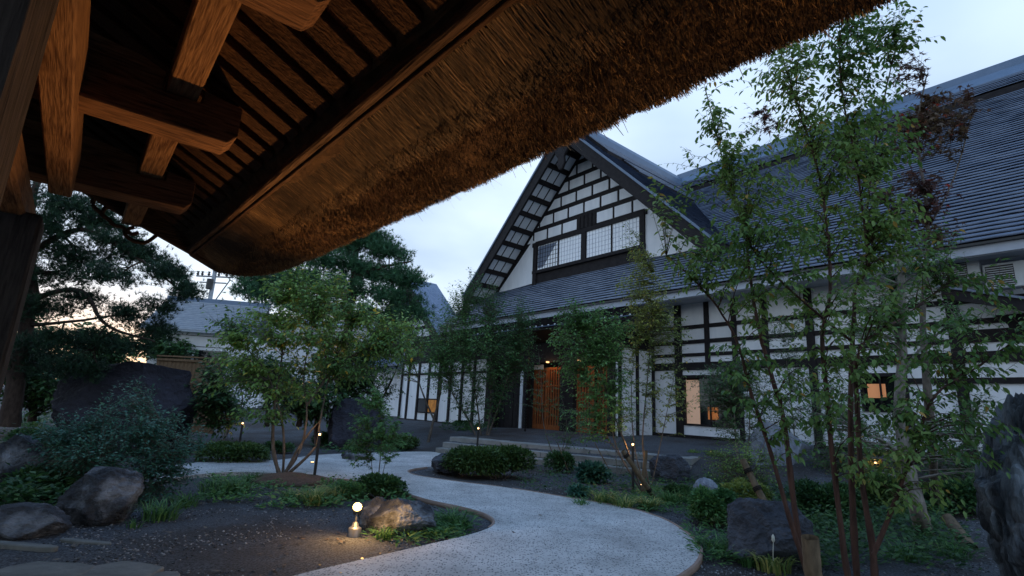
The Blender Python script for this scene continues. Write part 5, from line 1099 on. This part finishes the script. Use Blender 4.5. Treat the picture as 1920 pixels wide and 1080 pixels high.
for i, (x, y, d, rx, ry, n, lb) in enumerate([(560, 740, 18, 90, 40, 60, 'dark thicket behind the left garden tree'), (640, 690, 20, 70, 50, 50, 'dark trees in front of the smaller gabled building'), (500, 700, 19, 60, 40, 40, 'dark trees at the end of the board fence'), (400, 740, 15, 45, 60, 50, 'leafy shrub between the huge boulder and the board fence')]):
    plant_tree(lb, [(np.array([at(x, 800, d), at(x + 5, y + 20, d), at(x, y - 10, d)]), .10, .03)], [B(x, y, d, rx, ry, n), B(x + rx * .4, y + ry * .5, d, rx * .6, ry * .6, n // 2)], .15 * d / 17, G_DEEP, BARKD, per=8, shoots=3, shoot_len=.5, twig_r=.012, tpl='flat', name='background_tree', cat='tree')
for i, (s_, t_, h_) in enumerate([(-9.5, -3.6, 6.5), (-13.5, -5.0, 8.), (-18, -4.5, 8.5)]):  # unseen trees added to shade the left foreground
    c_ = st(s_, t_, 0); plant_tree(['tree beside the gate outside the picture, added for shade', 'second unseen tree beyond the gate, added for shade', 'tall unseen tree beyond the gate post, added for shade', 'tree behind the gate', 'tall tree behind the gate', 'broad tree behind the gate', 'tree right of the gate'][i], [(np.array([c_, c_ + (0, 0, h_ * .5), c_ + (.2, .1, h_ * .85)]), .16, .05)], [(c_ + (0, 0, h_ * .62), (2.3, 2.3, h_ * .36), 130)], .30, G_DEEP, BARKD, per=8, shoots=3, shoot_len=.7, twig_r=.015, tpl='flat', name='shade_tree')

# ------------------------------------------------------------------ shrubs
# big layered shrub left
b = foot(225, 935)
plant_tree('wide dark green shrub with tiers of small leaves in front of the boulder', [(np.array([b, b + (.1, .2, .5), b + (.2, .3, 1.1)]), .03, .01), (np.array([b, b + (-.5, .1, .5), b + (-1.0, .1, .8)]), .025, .008), (np.array([b, b + (.5, .1, .5), b + (1.0, .2, .8)]), .025, .008), (np.array([b, b + (-.1, -.2, .35), b + (-.2, -.4, .6)]), .02, .008)],
           [(at(190, 830, 8.1), (.9, .4, .3), 90), (at(150, 810, 8.3), (.75, .5, .28), 60), (at(250, 790, 8.3), (.7, .5, .3), 64), (at(320, 830, 8.2), (.5, .5, .35), 56), (at(240, 740, 8.5), (.25, .3, .3), 20), (at(220, 860, 7.9), (.8, .4, .28), 60), (at(310, 890, 8.0), (.45, .4, .3), 44), (at(110, 860, 8.0), (.5, .4, .3), 40), (at(310, 940, 7.9), (.3, .3, .25), 22)],
           .055, G_BLUE, BARKG, tpl='simple', per=9, shoots=3, shoot_len=.22, cat='shrub', name='shrub', up=-.1, droop=.15, twig_r=.004)
for (x, y, rx, ry, rz_, m_, n_, lf, lb, tp_) in [
    (440, 866, .95, .6, .42, G_AZ, 3400, .05, 'clipped low azalea at the far left bend of the path', 'simple'),
    (622, 838, .65, .5, .42, G_DEEP, 2200, .055, 'low dark clipped shrub behind the path left of the small rock', 'simple'),
    (745, 842, .95, .6, .42, G_AZ, 3000, .055, 'clipped shrub at the far side of the path below the lit trunk', 'simple'),
    (935, 897, 1.2, .75, .66, G_AZ, 9000, .05, 'wide low juniper spreading right of the dark smooth rock', 'simple'),
    (1045, 885, .5, .4, .5, G_DEEP, 1600, .045, 'small dark bush at the right end of the low juniper', 'simple'),
    (720, 935, .50, .35, .36, G_DEEP, 2300, .04, 'dark green azalea just behind the grey rock and the spotlight', 'simple'),
    (655, 935, .25, .22, .26, G_MID, 800, .035, 'small leafy bush left of the azalea behind the spotlight', 'simple'),
    (1110, 905, .34, .3, .36, G_BLUE, 500, .11, 'small rhododendron with rosettes of large leaves by the steps', 'oval'),
    (1085, 930, .25, .2, .16, G_BLUE, 240, .06, 'tiny grey-green plant at the right edge of the gravel', 'oval'),
    (1330, 890, .75, .5, .62, G_LIME, 4000, .05, 'feathery bright green shrub right of the dark rounded rock', 'narrow'),
    (1345, 985, .42, .4, .50, G_MID, 2600, .045, 'green shrub beside the path edge with yellowing tips', 'simple'),
    (1400, 950, .5, .4, .42, G_YEL, 2000, .045, 'low shrub with orange-tipped leaves above the dark boulder', 'simple'),
    (1270, 935, .35, .3, .22, G_DEEP, 1200, .05, 'dark low leafy plant in front of the dark rounded rock', 'simple'),
    (1550, 975, .6, .5, .62, G_DEEP, 3600, .05, 'dark dense bush between the thin stems at right', 'simple'),
    (1640, 960, .7, .5, .70, G_AZ, 3600, .05, 'bush with yellowish light on its leaves behind the thin stems', 'simple'),
    (1790, 965, .6, .5, .60, G_DEEP, 2600, .06, 'dark bush beside the tall standing stone', 'simple'),
    (1500, 880, .9, .5, .55, G_DEEP, 3000, .05, 'dark low shrub in front of the pale upright boulder', 'simple'),
    (1610, 890, .9, .6, .7, G_DEEP, 3000, .06, 'dark shrub below the small window', 'simple'),
    (1840, 900, .8, .5, .5, G_DEEP, 2400, .06, 'dark shrub along the white wall behind the standing stone', 'simple'),
    (1240, 850, .8, .4, .35, G_MID, 1800, .07, 'leafy green plants along the foundation below the lit window', 'simple'),
    (60, 850, .9, .5, .5, G_DEEP, 2600, .06, 'dark bush behind the long low slab at left', 'simple'),
    (75, 930, .5, .4, .35, G_DEEP, 1800, .05, 'dark ground shrub between the left rocks', 'simple'),
    (520, 850, .4, .35, .3, G_DEEP, 1200, .05, 'small dark shrub behind the multi-stemmed tree', 'simple'),
    (870, 800, .5, .3, .25, G_DEEP, 900, .06, 'small low plant on the gravel slope by the white wall panels', 'simple')]:
    bush('shrub', foot(x, y), (rx, ry, rz_), lb, m_, n=n_, leaf=lf, tpl=tp_, group='low shrubs in the beds')
# grass-like tufts
TU = [(400, 930, .40, 70, 'leafy grass tuft at the far left of the bed', G_GRASS), (440, 925, .42, 80, 'tall grass clump left of the multi-stemmed tree', G_GRASS), (470, 905, .3, 50, 'grass clump touching the multi-stemmed tree', G_GRASS), (545, 940, .28, 60, 'grass clump in front of the mounded soil', G_GRASS),
      (590, 945, .34, 80, 'lily-like clump at the foot of the near bollard light', G_GRASSY), (630, 935, .34, 80, 'lily-like clump right of the near bollard light', G_GRASSY), (560, 905, .28, 40, 'grass clump behind the mounded soil', G_GRASS), (775, 1000, .22, 40, 'low ferny tuft in front of the grey rock', G_GRASS),
      (720, 1010, .18, 40, 'low ferny tuft between the spotlight and the grey rock', G_GRASS), (845, 985, .30, 70, 'mondo grass clump right of the grey rock', G_GRASS), (865, 990, .24, 50, 'outer mondo grass clump at the tip of the near bed', G_GRASS), (822, 1005, .16, 18, 'bright hosta-like leaves at the right of the grey rock', G_LIME),
      (1130, 945, .34, 90, 'variegated grass left of the bollard by the log support', G_GRASSY), (1170, 955, .34, 90, 'variegated grass at the foot of the bollard by the log support', G_GRASSY), (1215, 955, .32, 80, 'variegated grass right of the bollard by the log support', G_GRASSY), (1260, 945, .36, 70, 'green blades beside the variegated grass', G_GRASS), (1090, 950, .22, 40, 'short grass at the left end of the variegated grass', G_GRASS),
      (1300, 940, .45, 70, 'tall fine grass under the feathery shrub', G_GRASS), (1340, 1035, .26, 50, 'dark grass tuft near the rim of the path', G_GRASS), (1385, 1045, .28, 50, 'dark grass tuft left of the dark boulder', G_GRASS), (1405, 1062, .22, 40, 'short grass tuft in front of the dark boulder', G_GRASS), (1450, 1072, .30, 60, 'grass tuft with a white bud in front of the dark boulder', G_GRASSY),
      (300, 975, .35, 90, 'dark arching grass under the wide shrub', G_GRASS), (250, 990, .16, 12, 'single small sprig of grass on the gravel', G_GRASS), (345, 950, .3, 60, 'dark grass at the right foot of the wide shrub', G_GRASS), (880, 805, .3, 50, 'grass tuft by the white wall panels', G_GRASS), (60, 800, .6, 90, 'long grass on the bank at left', G_GRASS), (130, 790, .55, 90, 'long grass right of the bank at left', G_GRASS),
      (1290, 870, .5, 80, 'broad leafy clump below the lit window', G_GRASS), (1520, 1060, .25, 50, 'low grass at the foot of the cut post', G_GRASS), (1700, 1050, .3, 60, 'low grass under the thick trunk', G_GRASS), (1790, 1045, .3, 60, 'low grass left of the standing stone', G_GRASS)]
for x, y, h_, n_, lb, m_ in TU:
    P = foot(x, y); tuft('grass_clump', tuple(P), lb, m_, n=int(n_ * 1.5), h=h_, spread=h_ * .55, wid=.008 if m_ is G_GRASS else .011, cat='grass clump', group='grass clumps in the beds')
# low leafy ground cover (nobody could count the plants)
def ground_cover(label, boxes, n, leaf, m, tpl='simple', hmax=.30, rad=.20, per=16):
    tpl = 'flat' if tpl == 'simple' else tpl; P = []; D = []; RR = []
    for k in range(n):
        bx = boxes[rng.integers(len(boxes))]; b = foot(rng.uniform(bx[0], bx[2]), rng.uniform(bx[1], bx[3]))
        if in_poly(b[0], b[1], pc_[::2]): continue
        hh = rng.uniform(.3, 1) * hmax; hb = rng.random() * .6
        for q in range(per):
            a_ = rng.uniform(0, 6.28); f = rng.random() ** .5; r_ = rad * f; d = np.array([math.cos(a_), math.sin(a_), rng.uniform(-.1, .9)])
            P.append(b + np.array([math.cos(a_) * r_, math.sin(a_) * r_, hh * (1 - .5 * f * f) * rng.uniform(.25, 1)])); D.append(d); RR.append(hb + .4 * rng.random())
    P = np.array(P); D = np.array(D); D /= np.linalg.norm(D, axis=1)[:, None]
    o = leaves('ground_cover', P, D, leaf, m, tpl, None, droop=.1, r=np.array(RR)); setp(o, label)
ground_cover('low leafy plants filling the bed between the thin stems and the wall', [(1320, 850, 1500, 960), (1480, 850, 1800, 1000), (1500, 960, 1800, 1070), (1600, 840, 1830, 960)], 900, .075, G_DEEP, hmax=.45, rad=.25, per=20)
ground_cover('brighter green leaves among the plants right of the path', [(1300, 880, 1420, 1000), (1230, 850, 1420, 930), (1520, 900, 1700, 1000)], 380, .05, G_AZ, hmax=.40, rad=.2, per=18)
ground_cover('fine blades along the right edge of the path', [(1080, 915, 1300, 965), (1290, 960, 1400, 1060), (1180, 880, 1300, 950)], 260, .10, G_GRASS, tpl='narrow', hmax=.20, rad=.14, per=14)
ground_cover('small leafy plants between the steps and the low juniper', [(960, 880, 1180, 925), (1020, 850, 1200, 910)], 130, .06, G_DEEP, hmax=.3, rad=.18)
ground_cover('dark leafy undergrowth below the pine at left', [(0, 760, 130, 900), (0, 880, 110, 960), (60, 700, 130, 800)], 500, .10, G_DEEP, hmax=.5, rad=.3, per=18)
ground_cover('leafy plants around the multi-stemmed tree and the bollard light', [(500, 915, 660, 955), (390, 900, 480, 945), (610, 900, 760, 950)], 220, .075, G_MID, hmax=.22, rad=.16, per=12)
ground_cover('low ferny plants along the foot of the grey rock', [(700, 995, 860, 1020), (810, 965, 880, 1005)], 60, .10, G_GRASS, tpl='narrow', hmax=.14, rad=.12, per=14)
ground_cover('green plants at the foot of the white wall panels and boulder', [(600, 815, 740, 850), (840, 790, 920, 812), (1230, 835, 1400, 870)], 240, .12, G_DEEP, hmax=.4, rad=.3, per=16)
# white bud
q = QM(); P = foot(1450, 1072); q.tube([(0, 0, 0), (.01, 0, .2), (.02, 0, .30)], [.004, .004, .004], 5); q.tube([(.02, 0, .29), (.02, 0, .31), (.02, 0, .35), (.02, 0, .37)], [.006, .018, .016, .003], 8)
o = q.obj('flower', mat('white_bud', (.6, .62, .55), rough=.6, bump=0)); o.location = P; setp(o, 'white flower bud on a short stalk in front of the dark boulder', 'flower')
# mounded earth round the multi-stemmed tree
mp_ = foot(545, 905); bm = bmesh.new(); bmesh.ops.create_icosphere(bm, subdivisions=4, radius=1)
for v in bm.verts: n_ = 1 + .15 * noise.noise(v.co * 2.5); v.co = Vector((v.co.x * .75 * n_, v.co.y * .6 * n_, v.co.z * .16 * n_))
me = bpy.data.meshes.new('soil_mound'); bm.to_mesh(me); bm.free(); [setattr(p, 'use_smooth', True) for p in me.polygons]
o = link('soil_mound', me, None, mat('brown_soil', (.06, .04, .03), (.15, .10, .07), rough=.95, scale=30, bump=.8)); o.location = (mp_[0], mp_[1], .0); setp(o, 'mound of brown soil round the stems of the left tree', kind='structure')

# log supports
def log(name, a, b, r0, r1, label, bands=()):
    t0 = thing(name, tuple(b), label, 'tree support'); a = np.array(a) - b; b0 = np.zeros(3); q = QM(); k = 12; path = np.array([b0 + (a - b0) * i / (k - 1) for i in range(k)]); path += rng.normal(0, r0 * .05, path.shape); q.tube(path, np.linspace(r0, r1, k), 12)
    q.add([path[0] + v for v in ((r0 * .5, 0, 0), (0, r0 * .5, 0), (-r0 * .5, 0, 0), (0, -r0 * .5, 0))], [(0, 1, 2, 3)]); q.obj('log', LOG, t0)
    for f in bands:
        q = QM(); c = a * f; d_ = a / np.linalg.norm(a)
        for w_ in (-.03, -.01, .012): q.tube([c + d_ * w_, c + d_ * (w_ + .009), c + d_ * (w_ + .018)], [r0 * 1.06, r0 * 1.22, r0 * 1.06], 12)
        q.obj('rope_binding', ROPE, t0)
f1_ = foot(1228, 935); log('tree_support', at(1168, 845, f1_[1] - .1), f1_, .05, .045, 'log leaning left against the tree by the bollard light, lit orange', (.18, .9))
f2_ = foot(1205, 925); log('tree_support', at(1211, 845, f2_[1]), f2_, .042, .038, 'short upright log beside the leaning orange-lit log', ())
f3_ = at(1468, 970, 7.6); f3_[2] = max(gh(f3_[0], f3_[1]) - .02, -.02); log('tree_support', at(1392, 862, 8.1), f3_, .055, .045, 'leaning log with dark rope bindings above the dark boulder', (.35, .62, .85))
f4_ = foot(1530, 1125); log('tree_support', at(1518, 1006, 5.1), f4_, .075, .072, 'thick sawn-off post at the bottom right between the stems', ())
f5_ = foot(1822, 1030); log('tree_support', at(1775, 970, f5_[1] + .6), f5_, .085, .075, 'thick log brace meeting the standing stone at the right', ())
for i, (x0, y0, x1, y1, lb) in enumerate([(1068, 890, 1045, 830, 'thin stick leaning by the steps at the right of the juniper'), (1110, 868, 1085, 810, 'thin bamboo cane leaning beside the first stick'), (1150, 895, 1115, 830, 'thin bamboo cane nearest the rhododendron')]):
    p = foot(x0, y0); log('bamboo_cane', at(x1, y1, p[1] + .2), p, .014, .012, lb)

# ------------------------------------------------------------------ far left: neighbouring house, fence, power pole
GREYROOF = mat('pale_grey_roof', (.26, .30, .35), (.38, .42, .47), rough=.5, scale=3, bump=0)
dH = 42.
hb = at(385, 700, dH); HY = YAW + R(58)
nh = thing('neighbour_house', (hb[0], hb[1], 1.6), 'white neighbouring house with a slate-grey roof beyond the fence at left', 'house', rz=R(12))
MB().box(-4.3, 2.6, 0, 7, -1.6, 4.9).build('wall', PLASTER, nh)
rf = MB().prism([(-1.0, 4.6), (-1.0, 4.75), (3.4, 7.7), (7.9, 4.75), (7.9, 4.6), (3.4, 7.5)], -4.9, 3.1, 'x').build('roof', GREYROOF, nh)
for k in range(16):
    f = k / 16; MB().box(-4.95, 3.15, -1.04 + 4.4 * f, -1.0 + 4.4 * f, 4.76 + 2.95 * f, 4.86 + 2.95 * f).build('roof_course', GREYROOF, nh)
MB().box(-5, 3.2, 3.1, 3.7, 7.6, 8.0).build('ridge_cap', RIDGE, nh)
for k in range(5): MB().box(-4.32, 2.6, -.04, -.01, 1.0 + k * .85, 1.04 + k * .85).build('wall_joint', TIMBER, nh)
MB().box(-1.0, 1.4, -.06, -.01, 1.9, 3.3).build('window', GLASS, nh)
fh = thing('far_shed', tuple(at(470, 640, 60) * (1, 1, 0)), 'distant long roof behind the power pole', 'building', rz=R(8)); MB().box(-4, 14, 0, 8, 0, 10.2).build('wall', PVC, fh); MB().prism([(-.8, 10.1), (4, 11.2), (9, 10.1)], -5, 15, 'x').build('roof', FASCIA, fh)
# wooden board fence
fa, fb = at(290, 700, 21), at(415, 760, 21)
fd = (fb - fa)[:2]; FL = float(np.linalg.norm(fd)); fz = math.atan2(fd[1], fd[0])
fen = thing('board_fence', (fa[0], fa[1], 0), 'brown vertical board fence behind the boulder and the left trees', 'fence', rz=fz)
n_ = int(FL / .16); first = None; fz1 = 2.6
for k in range(n_):
    if first is None: first = MB().box(0, .148, -.012, .012, .05, 2.85).build('fence_board', FENCE, fen); o = first
    else: o = first.copy(); COL.objects.link(o); o.parent = fen
    o.location = (k * .16, random.uniform(-.006, .006), random.uniform(-.01, .01))
for zz in (.4, 1.5, 2.75): MB().box(0, FL, -.06, -.014, zz, zz + .09).build('rail', FENCE, fen)
MB().box(0, FL, -.09, .05, 2.9, 2.96).build('cap_rail', FENCE, fen)
# power pole
dp_ = 46.; pb = at(392, 640, dp_); top = at(404, 505, dp_)
pole = thing('utility_pole', (top[0], top[1], 0), 'grey utility pole with insulators above the neighbouring house', 'utility pole')
q = QM(); q.tube([(0, 0, 0), (0, 0, top[2] * .5), (0, 0, top[2])], [.24, .2, .17], 12); q.obj('pole', mat('concrete_pole', (.36, .38, .40), rough=.8, bump=0), pole)
zt = top[2]
MB().box(-1.6, 1.7, -.06, .06, zt - .75, zt - .63).box(-1.2, 1.2, -.06, .06, zt - 1.3, zt - 1.2).build('crossarm', STEEL, pole)
q = QM(); q.tube([(1.5, 0, zt - .9), (.2, 0, zt - 3.4)], [.05, .05], 6); q.obj('brace', STEEL, pole)
q = QM(); q.tube([(-.1, -.3, zt - 1.9), (-.1, -.3, zt - 1.0)], [.28, .28], 12)
q.obj('transformer', BLACKM, pole)
for x_ in (-1.5, -1.1, -.5, .4, 1.1, 1.6):
    q = QM(); q.tube([(x_, 0, zt - .63), (x_, 0, zt - .5), (x_, 0, zt - .4), (x_, 0, zt - .25)], [.05, .14, .07, .12], 8); q.obj('insulator', BLACKM, pole)
wq = 0
for x_, zz in ((-1.5, -.3), (-.5, -.3), (1.1, -.3), (0, -1.5)):
    a = np.array([top[0] + x_, top[1], zt + zz])
    for b_ in (at(-200, 500, 40) , at(1500, 300, 90)):
        b2 = np.array([b_[0] + x_, b_[1], zt + zz + 1]); q = QM(); ts = np.linspace(0, 1, 14); path = [a + (b2 - a) * f - np.array([0, 0, 3.2 * f * (1 - f)]) for f in ts]; q.tube(path, [.014] * 14, 4)
        if x_ < 1 and b_[0] < 0: o = q.obj('wire', BLACKM, pole, off=(top[0], top[1], 0))
# lantern on the far boards (small warm light seen through the leaves)
lt = thing('wall_lantern', tuple(at(524, 696, 19.5)), 'small round lit lantern glimpsed through the left tree', 'lantern')
q = QM(); q.tube([(0, 0, -.1), (0, 0, -.08), (0, 0, .02), (0, 0, .03)], [.005, .04, .04, .005], 12); q.obj('lamp_shade', LAMP, lt)
q = QM(); q.tube([(0, .05, .04), (0, 0, .03)], [.015, .015], 6); q.tube([(0, 0, .03), (0, 0, .05)], [.05, .03], 10); q.obj('bracket', BLACKM, lt)
